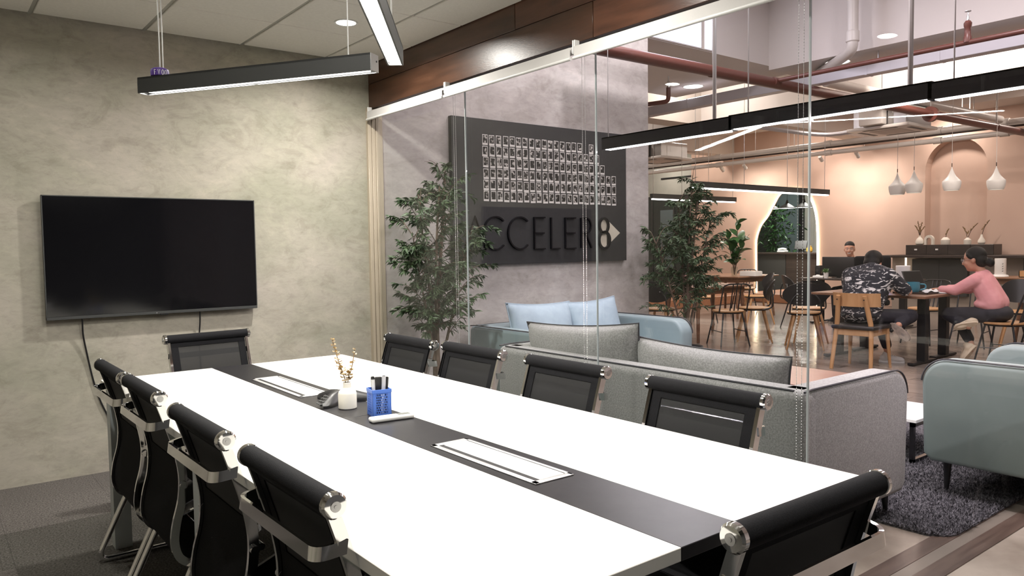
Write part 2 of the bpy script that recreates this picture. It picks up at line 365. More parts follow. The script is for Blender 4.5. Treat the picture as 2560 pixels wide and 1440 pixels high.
    def grid(s, fn, nu, nv):
        vs = [fn(i / nu, j / nv) for i in range(nu + 1) for j in range(nv + 1)]
        fs = [(i * (nv + 1) + j, (i + 1) * (nv + 1) + j, (i + 1) * (nv + 1) + j + 1, i * (nv + 1) + j + 1) for i in range(nu) for j in range(nv)]
        return s.add(vs, fs)
    def mesh(s, name, mats, smooth=38):
        me = bpy.data.meshes.new(name); me.from_pydata(s.v, [], s.f); me.update()
        for m in (mats if isinstance(mats, (list, tuple)) else [mats]): me.materials.append(m)
        if len(me.materials) > 1: me.polygons.foreach_set('material_index', s.m)
        bm = bmesh.new(); bm.from_mesh(me); bmesh.ops.recalc_face_normals(bm, faces=bm.faces); bm.to_mesh(me); bm.free()
        if smooth:
            me.polygons.foreach_set('use_smooth', [True] * len(me.polygons)); me.set_sharp_from_angle(angle=radians(smooth))
        return me
    def build(s, name, mats, parent=None, smooth=38, label=None, kind=None):
        return mk(name, s.mesh(name, mats, smooth), parent, label, kind)

def mk(name, me, parent=None, label=None, kind=None, loc=None, rot=None):
    o = bpy.data.objects.new(name, me); COL.objects.link(o)
    if parent: o.parent = parent
    if label: o['label'] = label
    if kind: o['kind'] = kind
    if loc: o.location = loc
    if rot: o.rotation_euler = rot
    return o

def thing(name, label, cat, loc=(0, 0, 0), rz=0.0, group=None):
    o = bpy.data.objects.new(name, None); COL.objects.link(o); o.empty_display_size = 0.1
    o.location = loc; o.rotation_euler = (0, 0, rz); o['label'] = label; o['category'] = cat
    if group: o['group'] = group
    return o

def tag(o, label, cat, group=None):
    o['label'] = label; o['category'] = cat
    if group: o['group'] = group
    return o

def dup(root, loc, rz=0.0, label=None, group=None, scale=None):
    r = root.copy(); COL.objects.link(r); r.location = loc; r.rotation_euler = (0, 0, rz)
    if label: r['label'] = label
    if group: r['group'] = group
    if scale: r.scale = scale
    for ch in list(root.children):
        c = ch.copy(); COL.objects.link(c); c.parent = r
        for g in list(ch.children):
            d = g.copy(); COL.objects.link(d); d.parent = c
    return r

def struct(name, b, m, smooth=0, parent=None):
    o = b.build(name, m, parent, smooth)
    if not parent: o['kind'] = 'structure'
    return o

def arc(c, r, a0, a1, n, f):
    return [f(c[0] + r * cos(a0 + (a1 - a0) * i / n), c[1] + r * sin(a0 + (a1 - a0) * i / n)) for i in range(n + 1)]

def spline(pts, n=6):
    """Catmull-Rom through the points"""
    P = [Vector(p) for p in pts]; out = []
    for i in range(len(P) - 1):
        p0 = P[max(i - 1, 0)]; p1 = P[i]; p2 = P[i + 1]; p3 = P[min(i + 2, len(P) - 1)]
        for k in range(n):
            t = k / n
            out.append(0.5 * ((2 * p1) + (p2 - p0) * t + (2 * p0 - 5 * p1 + 4 * p2 - p3) * t * t + (3 * p1 - p0 - 3 * p2 + p3) * t ** 3))
    out.append(P[-1]); return out

def rounded(pts, r, n=4):
    """polyline with its inner corners rounded"""
    P = [Vector(p) for p in pts]; out = [P[0]]
    for i in range(1, len(P) - 1):
        a = (P[i - 1] - P[i]); b = (P[i + 1] - P[i]); d = min(r, a.length * 0.45, b.length * 0.45)
        A = P[i] + a.normalized() * d; C = P[i] + b.normalized() * d
        for k in range(n + 1):
            t = k / n; out.append(A * (1 - t) ** 2 + P[i] * 2 * t * (1 - t) + C * t * t)
    out.append(P[-1]); return out

def blob(name, b, voxel, m, parent, smooth_it=6, label=None):
    """closed overlapping pieces fused into one continuous surface"""
    me = bpy.data.meshes.new('tmp'); me.from_pydata(b.v, [], b.f); me.update()
    bm = bmesh.new(); bm.from_mesh(me); bmesh.ops.recalc_face_normals(bm, faces=bm.faces); bm.to_mesh(me); bm.free()
    o = bpy.data.objects.new('tmp', me); COL.objects.link(o)
    q = o.modifiers.new('r', 'REMESH'); q.mode = 'VOXEL'; q.voxel_size = voxel
    k = o.modifiers.new('s', 'SMOOTH'); k.iterations = smooth_it; k.factor = 0.5
    dg = bpy.context.evaluated_depsgraph_get(); dg.update()
    nm = bpy.data.meshes.new_from_object(o.evaluated_get(dg)); nm.name = name
    bpy.data.objects.remove(o)
    nm.materials.clear(); nm.materials.append(m)
    nm.polygons.foreach_set('use_smooth', [True] * len(nm.polygons))
    return mk(name, nm, parent, label)

# ================================================================== SETTING
GX = 2.75          # glass partition plane
WY = 5.153         # plaster wall plane
CZ = 2.69          # meeting room ceiling

# --- meeting room floor: carpet tiles
fl = struct('floor', B().b2(-1.72, GX, -1.3, WY, -0.10, -0.006), M_DARKWALL)
tile_me = {k: B().b2(0.0004, 0.4996, 0.0004, 0.4996, -0.006, 0.0).mesh('carpet_tile', m, 0) for k, m in (('d', M_CARPET), ('l', M_CARPET2))}
for i in range(9):
    for j in range(13):
        x = -1.72 + 0.5 * i; y = -1.18 + 0.5 * j
        if x + 0.5 > GX + 0.01: continue
        light = (x < 0.8 and y > 4.2) or (i * 7 + j * 5) % 11 == 0
        if y + 0.5 > WY: y = WY - 0.5 + 0.0; 
        if j == 12: continue
        mk('carpet_tile', tile_me['l' if light else 'd'], fl, loc=(x, y, 0))
for i in range(8):
    x = -1.72 + 0.5 * i
    o = mk('carpet_tile', tile_me['l' if x < 0.8 else 'd'], fl, loc=(x, 4.82, 0)); o.scale = (1, (WY - 4.82) / 0.5, 1)

# --- lounge and cafe floors
fl2 = struct('floor', B().b2(GX, 6.3, -4, 6.5, -0.10, 0.0), M_CONCRETE)
for y0, y1 in ((1.43, 1.51), (1.29, 1.375)):
    B().b2(GX + 0.02, 5.9, y0, y1, -0.005, 0.004, 0.0015, 1).build('floor_strip', M_STRIPWOOD, fl2)
B().b2(GX + 0.02, 5.9, 1.375, 1.43, -0.005, 0.002).build('floor_strip', M_STAIN, fl2, label='bare concrete strip between two brown ones')
for (cx, cy, rx, ry, a) in ((4.42, 1.12, 0.16, 0.045, 0.2), (4.75, 1.02, 0.2, 0.06, 0.5), (4.2, 0.8, 0.1, 0.05, 0.9), (3.7, 1.08, 0.09, 0.03, 0.1)):
    pl = [(cx + rx * cos(t) * cos(a) - ry * sin(t) * sin(a) + 0.012 * sin(5 * t), cy + rx * cos(t) * sin(a) + ry * sin(t) * cos(a) + 0.01 * cos(4 * t)) for t in [2 * pi * k / 18 for k in range(18)]]
    B().prism(pl, lambda u, v, h: (u, v, h), -0.002, 0.0012).build('concrete_patch', M_STAIN, fl2)
fl3 = struct('floor', B().b2(6.3, 21.5, -4, 16, -0.10, -0.004), M_PLANK)
pk = {k: B().b2(0.0015, 0.1985, 0.002, 1.198, -0.004, 0.0).mesh('floor_plank', m, 0) for k, m in ((0, M_PLANK), (1, M_PLANK2))}
for i in range(26):
    for j in range(9):
        x = 6.3 + 0.2 * i; y = 1.0 + 1.2 * j - (0.4 * i) % 1.2
        vx = x / max(y + 0.6, 0.1)
        if vx < 0.82 or y > 9 or y < 0.6: continue
        mk('floor_plank', pk[rnd.random() < 0.4], fl3, loc=(x, y, 0))

# --- plaster wall: meeting room length and lounge length (one plane)
struct('wall_back', B().b2(-1.72, GX, WY, WY + 0.16, 0, CZ + 0.1), M_PLASTER)
struct('wall_lounge', B().b2(GX, 5.758, WY, WY + 0.30, 0, 4.3), M_PLASTER2)
struct('wall_left', B().b2(-1.80, -1.72, -1.3, WY + 0.16, 0, CZ + 0.1), M_PLASTER)
struct('wall_front', B().b2(-1.80, GX, -1.38, -1.3, 0, CZ + 0.1), M_DARKWALL)

# --- meeting room ceiling: lay-in tiles on a metal grid
ce = struct('ceiling', B().b2(-1.72, GX, -1.3, WY, CZ + 0.03, CZ + 0.10), M_DARKWALL)
P = 0.593
tm = B().b2(0.012, P - 0.012, 0.004, P - 0.004, CZ - 0.002, CZ + 0.02, 0.003, 1).mesh('ceiling_tile', M_CEILTILE, 0)
for i in range(-4, 5):
    for j in range(-2, 9):
        x = 0.572 + P * i; y = 5.10 - P * (j + 1)
        x1 = min(x + P, GX - 0.05); y0 = max(y, -1.29)
        if x >= GX - 0.06 or y + P < -1.2 or x < -1.9 or y + P > 5.2 and y > WY - 0.1: continue
        o = mk('ceiling_tile', tm, ce, loc=(x, y, 0))
        if x + P > GX - 0.05: o.scale = ((GX - 0.05 - x) / P, 1, 1)
        if y + P > WY: o.scale = (o.scale[0], (WY - y) / P, 1)
bx = B().b2(-0.011, 0.011, -1.3, WY, CZ + 0.006, CZ + 0.03).mesh('ceiling_bar', M_CEILBAR, 0)
for i in range(-3, 4): mk('ceiling_bar', bx, ce, loc=(0.572 + P * i, 0, 0))
by = B().b2(-1.72, GX, -0.004, 0.004, CZ + 0.006, CZ + 0.03).mesh('ceiling_bar', M_CEILBAR, 0)
for j in range(0, 11): mk('ceiling_bar', by, ce, loc=(0, 5.10 - P * j, 0))

# --- wooden beam above the glass: two courses of veneer boards
tb = struct('trim_1', B().b2(GX - 0.035, GX + 0.035, -1.3, WY, 2.374, 2.72), M_DARKWOOD)
for y0, y1, z0, z1, m in ((2.777, WY - 0.002, 2.370, 2.546, M_BEAM2), (0.4, 2.773, 2.370, 2.546, M_BEAM), (3.398, WY - 0.002, 2.549, 2.70, M_BEAM2), (1.0, 3.394, 2.549, 2.70, M_BEAM), (-1.29, 0.396, 2.370, 2.546, M_BEAM), (-1.29, 0.996, 2.549, 2.70, M_BEAM2)):
    B().b2(GX - 0.050, GX - 0.032, y0, y1, z0, z1, 0.0015, 1).build('veneer_board', m, tb)
    B().b2(GX + 0.032, GX + 0.050, y0, y1, z0, z1, 0.0015, 1).build('veneer_board', m, tb)

# --- glass partition
wn = struct('window_1', B().b2(GX - 0.02, GX + 0.02, -1.3, WY, 0.0, 0.03), M_STEEL)
edges = [WY - 0.01, 3.971, 2.809, 1.638]
for k in range(3):
    B().b2(GX - 0.005, GX + 0.005, edges[k + 1] + 0.003, edges[k] - 0.003, 0.03, 2.374).build('pane', M_GLASS, wn, 0)
for e in edges[1:3]:
    B().b2(GX - 0.0052, GX + 0.0052, e - 0.0018, e + 0.0018, 0.03, 2.374).build('pane_joint', M_GLASSEDGE, wn, 0)
dr = struct('door_1', B().b2(GX - 0.0055, GX + 0.0055, 1.6320, 1.6370, 0.0, 2.374), M_GLASSEDGE)
B().b2(GX - 0.006, GX + 0.006, 0.46, 1.624, 0.012, 2.36).build('pane', M_GLASS2, dr, 0)
for s in (-1, 1):
    B().tube(rounded([(GX + s * 0.006, 0.56, 0.78), (GX + s * 0.05, 0.56, 0.78), (GX + s * 0.05, 0.56, 1.12), (GX + s * 0.006, 0.56, 1.12)], 0.02), 0.011, 8).build('handle', M_CHROME, dr)
struct('window_2', B().b2(GX - 0.005, GX + 0.005, -1.3, 0.45, 0.03, 2.374), M_GLASS)

# jamb at the plaster wall
jb = struct('trim_2', B().b2(GX - 0.045, GX + 0.045, WY - 0.026, WY, 0, 2.374), M_CREAM)
for x0, x1 in ((-0.078, -0.050), (-0.046, -0.018), (-0.014, 0.014)):
    B().b2(GX + x0, GX + x1, WY - 0.034, WY - 0.0, 0, 2.372, 0.003, 1).build('jamb_strip', M_CREAM, jb)

# ------------------------------------------------------------------ cafe shell
PX = 15.7
arch_l = [(10.66, 0.0), (10.68, 1.2), (10.665, 1.45), (10.55, 1.74), (10.37, 1.95), (10.21, 2.21), (10.08, 2.41), (9.94, 2.50), (9.71, 2.53), (9.51, 2.49), (9.35, 2.38), (9.225, 2.15), (9.15, 1.84), (9.12, 1.4), (9.11, 0.0)]
arch = [(p.x, p.y) for p in spline([(a, b, 0) for a, b in arch_l[1:-1]], 4)]
arch = [arch_l[0]] + arch + [arch_l[-1]]
nc = (6.31, 2.70)
niche = [(6.86, 0.0)] + [(nc[0] + 0.553 * cos(t), nc[1] + 0.58 * sin(t)) for t in [pi * k / 24 for k in range(25)]] + [(5.757, 0.0)]
poly = [(-4, 0), (-4, 4.3), (12.60, 4.3), (12.60, 0)] + arch + niche
pw = struct('wall_cafe', B().prism(poly, lambda u, v, h: (h, u, v), PX, PX + 0.05), M_PINK)
B().b2(PX + 0.25, PX + 0.30, 5.70, 6.92, 0, 3.4).build('niche_back', M_PINK, pw, 0)
nl = B()
for (a0, b0), (a1, b1) in zip(niche[:-1], niche[1:]):
    q = Vector((0, (b1 - b0), -(a1 - a0))).normalized() * 0.03 * -1
    nl.add([(PX + 0.05, a0, b0), (PX + 0.25, a0, b0), (PX + 0.25, a1, b1), (PX + 0.05, a1, b1)], [(0, 1, 2, 3)])
nl.build('niche_lining', M_PINK, pw, 50)
led = thing('led_strip', 'glowing warm strip of light around the arched doorway in the peach wall', 'light strip', (PX, 9.9, 0))
B().tube([(-0.012, a - 9.9, b) for a, b in arch], 0.016, 6).build('glowing_tube', M_LED, led)
B().sweep([(-0.002, a - 9.9, b) for a, b in arch], (1, 0, 0), 0.02, 0.012).build('mounting_channel', M_WHITE, led)
# recess left of the peach wall: grey wall over dark glass
rc = struct('wall_recess', B().b2(16.8, 16.95, 12.4, 16, 2.70, 4.3).b2(PX + 0.2, 16.95, 12.42, 12.60, 0, 4.3), M_FLESHWALL)
for z in (3.185, 3.40):
    B().b2(16.785, 16.802, 13.30, 14.55, z - 0.022, z + 0.022).build('vent_slot', M_BLACK, rc, 0)
wr = struct('window_3', B().b2(16.82, 16.92, 12.6, 16, 0.0, 2.70), M_DARKGLASS)
for y in (13.3, 14.1, 14.9): B().b2(16.80, 16.83, y - 0.025, y + 0.025, 0, 2.70).build('mullion', M_DARKGREY, wr, 0)
for y0, y1, z0 in ((13.33, 13.75, 0.2), (14.13, 14.6, 0.6)): B().b2(16.812, 16.822, y0, y1, z0, 2.3).build('pale_panel', M_TEALGLASS, wr, 0)
# room through the arch
struct('wall_arch_room', B().b2(20.5, 20.6, 6, 16, 0, 4.3).b2(PX + 0.22, 20.6, 8.1, 8.2, 0, 4.3).b2(PX + 1.25, 20.6, 15.4, 15.5, 0, 4.3), M_FLESHWALL)
ag = struct('window_4', B().b2(20.44, 20.5, 13.3, 14.6, 0.9, 2.95), M_DARKGLASS)
B().b2(20.40, 20.46, 13.2, 13.3, 0.0, 3.0).build('mullion', M_BLACK, ag, 0)
B().b2(20.40, 20.46, 12.3, 12.45, 0.0, 3.0).build('mullion', M_BLACK, ag, 0)
B().b2(20.43, 20.47, 12.45, 13.2, 0.9, 2.95).build('pale_panel', M_TEALGLASS, ag, 0)
st = struct('trim_3', B().b2(15.0, 17.4, 9.35, 10.66, 0, 0.19, 0.01, 1), M_STEPWOOD)
struct('trim_4', B().b2(11.5, 15.2, 10.25, 13.0, 0, 0.19, 0.01, 1), M_STEPWOOD)
# outer walls nobody sees directly
struct('wall_far_left', B().b2(2.6, 21, 16, 16.1, 0, 4.3).b2(5.6, 5.758, WY + 0.3, 16, 0, 4.3), M_OFFWALL)
struct('wall_far_right', B().b2(GX, 21, -4.1, -4, 0, 4.3).b2(GX - 0.05, GX, -4, -1.3, 0, 4.3).b2(GX - 0.03, GX + 0.03, -1.3, WY, 2.72, 4.3), M_OFFWALL)
# ceilings and beams of the lounge and cafe
struct('ceiling', B().b2(GX, 21, -4, 16, 4.22, 4.4), M_OFFCEIL)
struct('ceiling', B().b2(11.0, 21, -4, 16, 3.92, 4.2), M_OFFCEIL)
struct('ceiling_beam', B().b2(8.15, 8.75, -4, 5.38, 3.40, 4.22), M_OFFWALL)
struct('ceiling_beam', B().b2(5.758, 8.75, 5.38, 7.3, 3.45, 4.22), M_OFFWALL)
struct('ceiling_beam', B().b2(10.6, 11.0, -4, 16, 3.40, 4.22), M_OFFWALL)
struct('ceiling_beam', B().b2(5.76, 10.6, 8.3, 8.7, 3.35, 4.22), M_SOFFIT)
struct('ceiling_beam', B().b2(8.75, 10.6, 5.9, 6.25, 3.5, 4.22), M_SOFFIT)
struct('ceiling_beam', B().b2(11.0, 15.7, 7.9, 8.3, 3.45, 3.92), M_SOFFIT)
struct('ceiling_beam', B().b2(11.0, 15.7, 11.3, 11.7, 3.45, 3.92), M_SOFFIT)
struct('ceiling_beam', B().b2(14.85, 15.7, -4, 7.1, 3.75, 3.92), M_SOFFIT)  # added taupe strip, standing in for shade on the wall top
cw = struct('window_5', B().b2(5.80, 7.05, 5.365, 5.382, 3.46, 4.10), M_SOFFIT)
for x0, x1 in ((5.95, 6.52), (6.535, 6.845), (6.915, 7.03)):
    B().b2(x0, x1, 5.355, 5.368, 3.47, 4.08).build('pane', M_WINLIGHT, cw, 0)

# ================================================================== MEETING ROOM THINGS
def linear_lamp(name, label, a, b, z, group, wdt=0.06, hgt=0.068, top=CZ, diff=None, power=0, color=MEET, wires=(0.1, 0.9), housing=None, wire_m=None, wr=0.0018, drop=0.0, capm=None):
    a = Vector(a); b = Vector(b); d = b - a; L = d.length; ang = math.atan2(d.y, d.x); c = (a + b) / 2
    t = thing(name, label, 'pendant lamp', (c.x, c.y, z), ang, group)
    hb = B()
    hb.b2(-L / 2, L / 2, -wdt / 2, -wdt / 2 + 0.006, 0, hgt).b2(-L / 2, L / 2, wdt / 2 - 0.006, wdt / 2, 0, hgt).b2(-L / 2, L / 2, -wdt / 2, wdt / 2, hgt - 0.008, hgt)
    hb.build('housing', housing or M_DARKGREY, t, 0)  # default is darker than the silver housing, painting in its unlit sides
    B().b2(-L / 2 + 0.03, L / 2 - 0.03, -wdt / 2 + 0.0065, wdt / 2 - 0.0065, 0.006 - drop, 0.02).build('diffuser', diff or M_DIFF_M, t, 0)
    for s in (-1, 1):
        e = B().b2(s * L / 2 - 0.003, s * L / 2 + 0.003, -wdt / 2, wdt / 2, 0, hgt, 0.001, 1).build('end_cap', capm or M_STEEL, t, 0)  # default caps are brighter, painting in the light from the lounge
        B().cyl((s * (L / 2 + 0.001), 0.012, hgt * 0.6), (s * (L / 2 + 0.0045), 0.012, hgt * 0.6), 0.004, n=8).build('screw', M_BLACK, e, 0)
    for k in wires:
        k, r_ = k if isinstance(k, tuple) else (k, wr)
        x = -L / 2 + L * k
        B().cyl((x, 0, hgt), (x, 0, top - z), r_, n=8).build('suspension_wire', wire_m or M_STEEL, t, 0)
    if power: 
        for s in (-0.25, 0.25):
            q = (c.x + d.normalized().x * L * s, c.y + d.normalized().y * L * s, z + 0.003 - drop)
            lamp('linear_lamp', 'AREA', q, power / 2, color, L * 0.48, wdt - 0.014, (0, 0, ang))
    return t

la = linear_lamp('linear_pendant', 'dark linear lamp over the table, parallel to nothing and hanging nearer the television', (0.830, 3.700), (1.460, 2.731), 2.035, 'linear lamps above the meeting table', diff=M_DIFF_M, power=20, wr=0.0026, wire_m=M_WHITE, wires=(0.085, 0.1, 0.9))
la['label'] = 'slim dark linear lamp with a purple roll lying on it'
lb = linear_lamp('linear_pendant', 'slim linear lamp cut off by the top of the frame, its glowing underside showing', (1.477, 2.594), (0.806, 1.634), 2.035, 'linear lamps above the meeting table', power=20, wr=0.0028, wire_m=M_WHITE)

tp = thing('tape_roll', 'purple roll with white lettering lying on top of the dark linear lamp', 'roll', (0.884, 3.625, 2.1035))
B().lathe([(0.030, 0), (0.037, 0.004), (0.0385, 0.02), (0.036, 0.032), (0.026, 0.038), (0.012, 0.0385)], n=28).build('roll_body', M_PURPLE, tp)
def glyph(strokes, a0, sc=0.010):
    b = B()
    for st_ in strokes:
        pts = []
        for (u, v) in st_:
            a = a0 + u * sc / 0.0385; r = 0.0388 if v > 0.2 else 0.0383
            pts.append((r * cos(a), r * sin(a), 0.004 + v * 0.022))
        b.tube(pts, 0.0013, 6)
    b.build('white_letter', M_WHITE, tp, 40)
A0 = radians(222)
glyph([[(0, 0), (0, 1)], [(0, 1), (0.7, 0.9)], [(0, 0.5), (0.5, 0.5)]], A0)
glyph([[(0, 1), (0.4, 0), (0.8, 1)]], A0 + 0.40)
glyph([[(0.4 + 0.4 * cos(t), 0.5 + 0.5 * sin(t)) for t in [2 * pi * k / 10 for k in range(11)]]], A0 + 0.80)
glyph([[(0.4 + 0.4 * cos(t), 0.5 + 0.5 * sin(t)) for t in [2 * pi * k / 10 for k in range(11)]]], A0 + 1.12)

for k, (x, y) in enumerate(DOWN_MEET[:1]):
    t = thing('downlight', 'round recessed downlight in the tiled ceiling of the meeting room', 'downlight', (x, y, CZ))
    B().lathe([(0.058, -0.006), (0.070, -0.008), (0.071, 0.0), (0.058, 0.0)], n=32, cap=False).build('trim_ring', M_WHITE, t)
    B().lathe([(0.0585, -0.0062), (0.0, -0.0062)], n=32, cap=False).build('lens', emis('meeting downlight lens', MEET, 6), t)
for (x, y), lab in zip(DOWN_MEET[1:], ('unseen fill downlight added over the left part of the television wall', 'recessed downlight over the right chair row, out of frame', 'recessed downlight over the left chair row, out of frame', 'recessed downlight over the near chair, out of frame right', 'recessed downlight above the viewer, out of frame left')):  # first fitting is added for the wall fill; the rest continue the ceiling
    t = thing('downlight', lab, 'downlight', (x, y, CZ), group='downlights outside the frame')
    B().lathe([(0.0, -0.006), (0.058, -0.006), (0.070, -0.008), (0.071, 0.0)], n=20, cap=False).build('trim_ring', M_WHITE, t)

# --- television
tv = thing('television', 'large flat black television on the plaster wall', 'television', (1.190, 5.093, 0.948))
W2, H2 = 0.611, 0.722
B().b2(-W2, W2, 0.0, 0.030, 0, H2, 0.004, 2).build('body', M_BLACK, tv)
B().b2(-W2 + 0.006, W2 - 0.006, -0.0015, 0.002, 0.020, H2 - 0.006).build('screen', M_SCREEN, tv, 0)
B().b2(-W2 + 0.001, W2 - 0.001, -0.003, 0.004, 0.001, 0.018, 0.001, 1).build('bottom_bezel', M_DARKGREY, tv, 0)
fr = B(); fr.b2(-W2, -W2 + 0.005, -0.002, 0.004, 0.018, H2).b2(W2 - 0.005, W2, -0.002, 0.004, 0.018, H2).b2(-W2, W2, -0.002, 0.004, H2 - 0.005, H2); fr.build('bezel', M_DARKGREY, tv, 0)
B().b2(-0.34, 0.34, 0.030, 0.052, 0.05, 0.36, 0.008).build('rear_housing', M_BLACK, tv)
B().b2(-0.20, 0.20, 0.050, 0.0598, 0.20, 0.52, 0.004, 1).build('wall_bracket', M_BLACK, tv)
B().cyl((-0.02, -0.0035, 0.009), (-0.02, -0.001, 0.009), 0.0035, n=10).build('indicator', M_STEEL, tv)
B().b2(0.0, 0.05, 0.0, 0.012, -0.008, 0.001, 0.002, 1).build('sensor', M_BLACK, tv)
tag(B().tube(spline([(0.762, 5.10, 0.955), (0.766, 5.125, 0.85), (0.786, 5.14, 0.72), (0.812, 5.145, 0.57), (0.842, 5.145, 0.45), (0.875, 5.145, 0.36), (0.93, 5.145, 0.22), (0.98, 5.14, 0.03)]), 0.005, 8).build('power_cord', M_BLACK), 'black cord trailing down the plaster wall from the television left end', 'cord')
tag(B().tube(spline([(1.430, 5.10, 0.955), (1.434, 5.12, 0.88), (1.431, 5.14, 0.76), (1.437, 5.145, 0.55), (1.43, 5.145, 0.30), (1.44, 5.14, 0.02)]), 0.0045, 8).build('power_cord', M_BLACK), 'black cord hanging below the television right part, behind the head chair', 'cord')

# --- conference table
ct = thing('conference_table', 'long white conference table with a black centre strip', 'table', (1.2525, 2.4385, 0))
X0, X1, X2, X3 = -0.6025, -0.1025, 0.0945, 0.6025
Y0, YS, Y1 = -1.4915, -0.0115, 1.4915
for (ya, yb) in ((Y0, YS), (YS, Y1)):
    B().b2(X0, X1 - 0.0006, ya + 0.0005, yb - 0.0005, 0.722, 0.750, 0.0012, 1).build('tabletop_panel', M_TABLEWHITE, ct, 0)
    B().b2(X2 + 0.0006, X3, ya + 0.0005, yb - 0.0005, 0.722, 0.750, 0.0012, 1).build('tabletop_panel', M_TABLEWHITE, ct, 0)
    B().b2(X1, X2, ya + 0.0005, yb - 0.0005, 0.722, 0.750, 0.0012, 1).build('centre_panel', M_TABLEDARK, ct, 0, label='black laminate centre strip')
for y in (-1.36, 0.0, 1.36):
    B().b2(-0.55, 0.55, y - 0.025, y + 0.025, 0.655, 0.7215, 0.003, 1).build('cross_beam', M_SILVERPAINT, ct, 0)
    for s in (-1, 1):
        sx = s * 0.564
        B().prism([(sx - 0.035, y - 0.035), (sx + 0.035, y - 0.035), (sx + 0.035, y + 0.035), (sx - 0.035, y + 0.035)], lambda u, v, h: (u, v, h), 0.0, 0.7215).build('leg', M_SILVERPAINT, ct, 0)
for s in (-1, 1):
    B().b2(s * 0.52 - 0.02, s * 0.52 + 0.02, -1.36, 1.36, 0.655, 0.7214, 0.003, 1).build('side_beam', M_SILVERPAINT, ct, 0)
for y, L in ((-0.7655, 0.490), (0.732, 0.565)):
    f = B(); x0, x1 = -0.0715, 0.0570; y0, y1 = y - L / 2, y + L / 2; z0, z1 = 0.750, 0.7535
    f.b2(x0, x1, y0, y0 + 0.022, z0, z1, 0.0015).b2(x0, x1, y1 - 0.022, y1, z0, z1, 0.0015).b2(x0, x0 + 0.017, y0, y1, z0, z1, 0.0015).b2(x1 - 0.010, x1, y0, y1, z0, z1, 0.0015)
    fo = f.build('cable_box', mat('anodised aluminium', (0.78, 0.78, 0.78), 0.3, 0.6), ct, 30, label='silver flush cable box')
    B().b2(x0 + 0.034, x1 - 0.014, y0 + 0.024, y1 - 0.024, 0.750, 0.7530, 0.001, 1).build('flap', mat('aluminium flap', (0.82, 0.82, 0.81), 0.35, 0.4), fo, 0)
    B().b2(x0 + 0.018, x0 + 0.033, y0 + 0.024, y1 - 0.024, 0.7495, 0.7512).build('brush_slot', M_BLACK, fo, 0)

# --- things on the table
TZ = 0.750
va = thing('bud_vase', 'small cream ceramic bottle vase holding dried sprigs on the table', 'vase', (1.236, 2.580, TZ))
B().lathe([(0.0, 0.0), (0.031, 0.0), (0.0335, 0.003), (0.0338, 0.055), (0.031, 0.064), (0.022, 0.072), (0.0158, 0.078), (0.0150, 0.084), (0.0150, 0.096), (0.0135, 0.0975), (0.0115, 0.096), (0.0115, 0.08)], n=32, cap=False).build('vase_body', M_CERAMIC, va)
for nm, tip, n_ in (('left', (-0.040, 0.035, 0.262), 44), ('right', (0.038, 0.005, 0.220), 24)):
    tp_ = Vector(tip); pts = spline([(0.0, 0.0, 0.06), (tp_.x * 0.18, tp_.y * 0.18, 0.115), (tp_.x * 0.55, tp_.y * 0.55, tp_.z * 0.66), tip], 8)
    o = B().tube(pts, 0.0016, 6).build('dried_sprig', M_TWIG, va)
    lf = B(); r2 = random.Random(5 if nm == 'left' else 9)
    for k in range(n_):
        i = int(6 + (len(pts) - 7) * (k / n_)); p = pts[i]; a = r2.uniform(0, 6.28); sz = 0.0115 * (1.15 - 0.55 * k / n_)
        d = Vector((cos(a), sin(a), r2.uniform(-0.1, 0.6))).normalized(); q = p + d * sz * 1.2
        s_ = d.cross(Vector((0, 0, 1))).normalized(); nn = s_.cross(d)
        ring = [p + d * sz * (0.85 + 0.8 * cos(t)) + s_ * sz * 0.75 * sin(t) + nn * (0.0022 * cos(2 * t) + 0.0015) for t in [2 * pi * j / 8 for j in range(8)]]
        lf.add(ring + [p + d * sz * 0.85 - nn * 0.002], [(j, (j + 1) % 8, 8) for j in range(8)])
    lo = lf.build('dried_leaves', M_DRYLEAF, o, 0, kind='stuff')

# perforated pen cup: walls of a real lattice
pc = thing('pen_cup', 'blue perforated plastic pen cup beside the cream vase', 'pen holder', (1.272, 2.402, TZ), radians(-11))
def cup_wall(face):
    b = B(); hw, H, t = 0.034, 0.094, 0.0018
    def put(u0, u1, z0, z1):
        if face == 0: b.b2(u0, u1, -hw, -hw + t, z0, z1)
        elif face == 1: b.b2(u0, u1, hw - t, hw, z0, z1)
        elif face == 2: b.b2(-hw, -hw + t, u0, u1, z0, z1)
        else: b.b2(hw - t, hw, u0, u1, z0, z1)
    put(-hw, hw, 0, 0.010); put(-hw, hw, 0.080, H); put(-hw, -0.021, 0.010, 0.080); put(0.021, hw, 0.010, 0.080)
    n_ = 8; pitch = 0.042 / 6
    for k in range(n_ + 1):
        z = 0.010 + 0.070 * k / n_; put(-0.021, 0.021, z - 0.0013, z + 0.0013)
    for k in range(n_):
        z = 0.010 + 0.070 * k / n_; off = 0.0035 if k % 2 else 0.0
        for c in range(7):
            u = -0.021 + pitch * c + off
            if u < 0.0215: put(u - 0.0013, u + 0.0013, z, z + 0.00875)
    b.build('lattice_wall', M_BLUEPLASTIC, pc, 0)
for f_ in range(4): cup_wall(f_)
B().b2(-0.034, 0.034, -0.034, 0.034, 0, 0.003).build('cup_base', M_BLUEPLASTIC, pc, 0)
rim = B(); 
for a, b_ in (((-0.0355, -0.0355), (0.0355, -0.033)), ((-0.0355, 0.033), (0.0355, 0.0355)), ((-0.0355, -0.0355), (-0.033, 0.0355)), ((0.033, -0.0355), (0.0355, 0.0355))): rim.b2(a[0], b_[0], a[1], b_[1], 0.083, 0.0955, 0.0006, 1)
rim.build('cup_rim', M_BLUEPLASTIC, pc, 0)
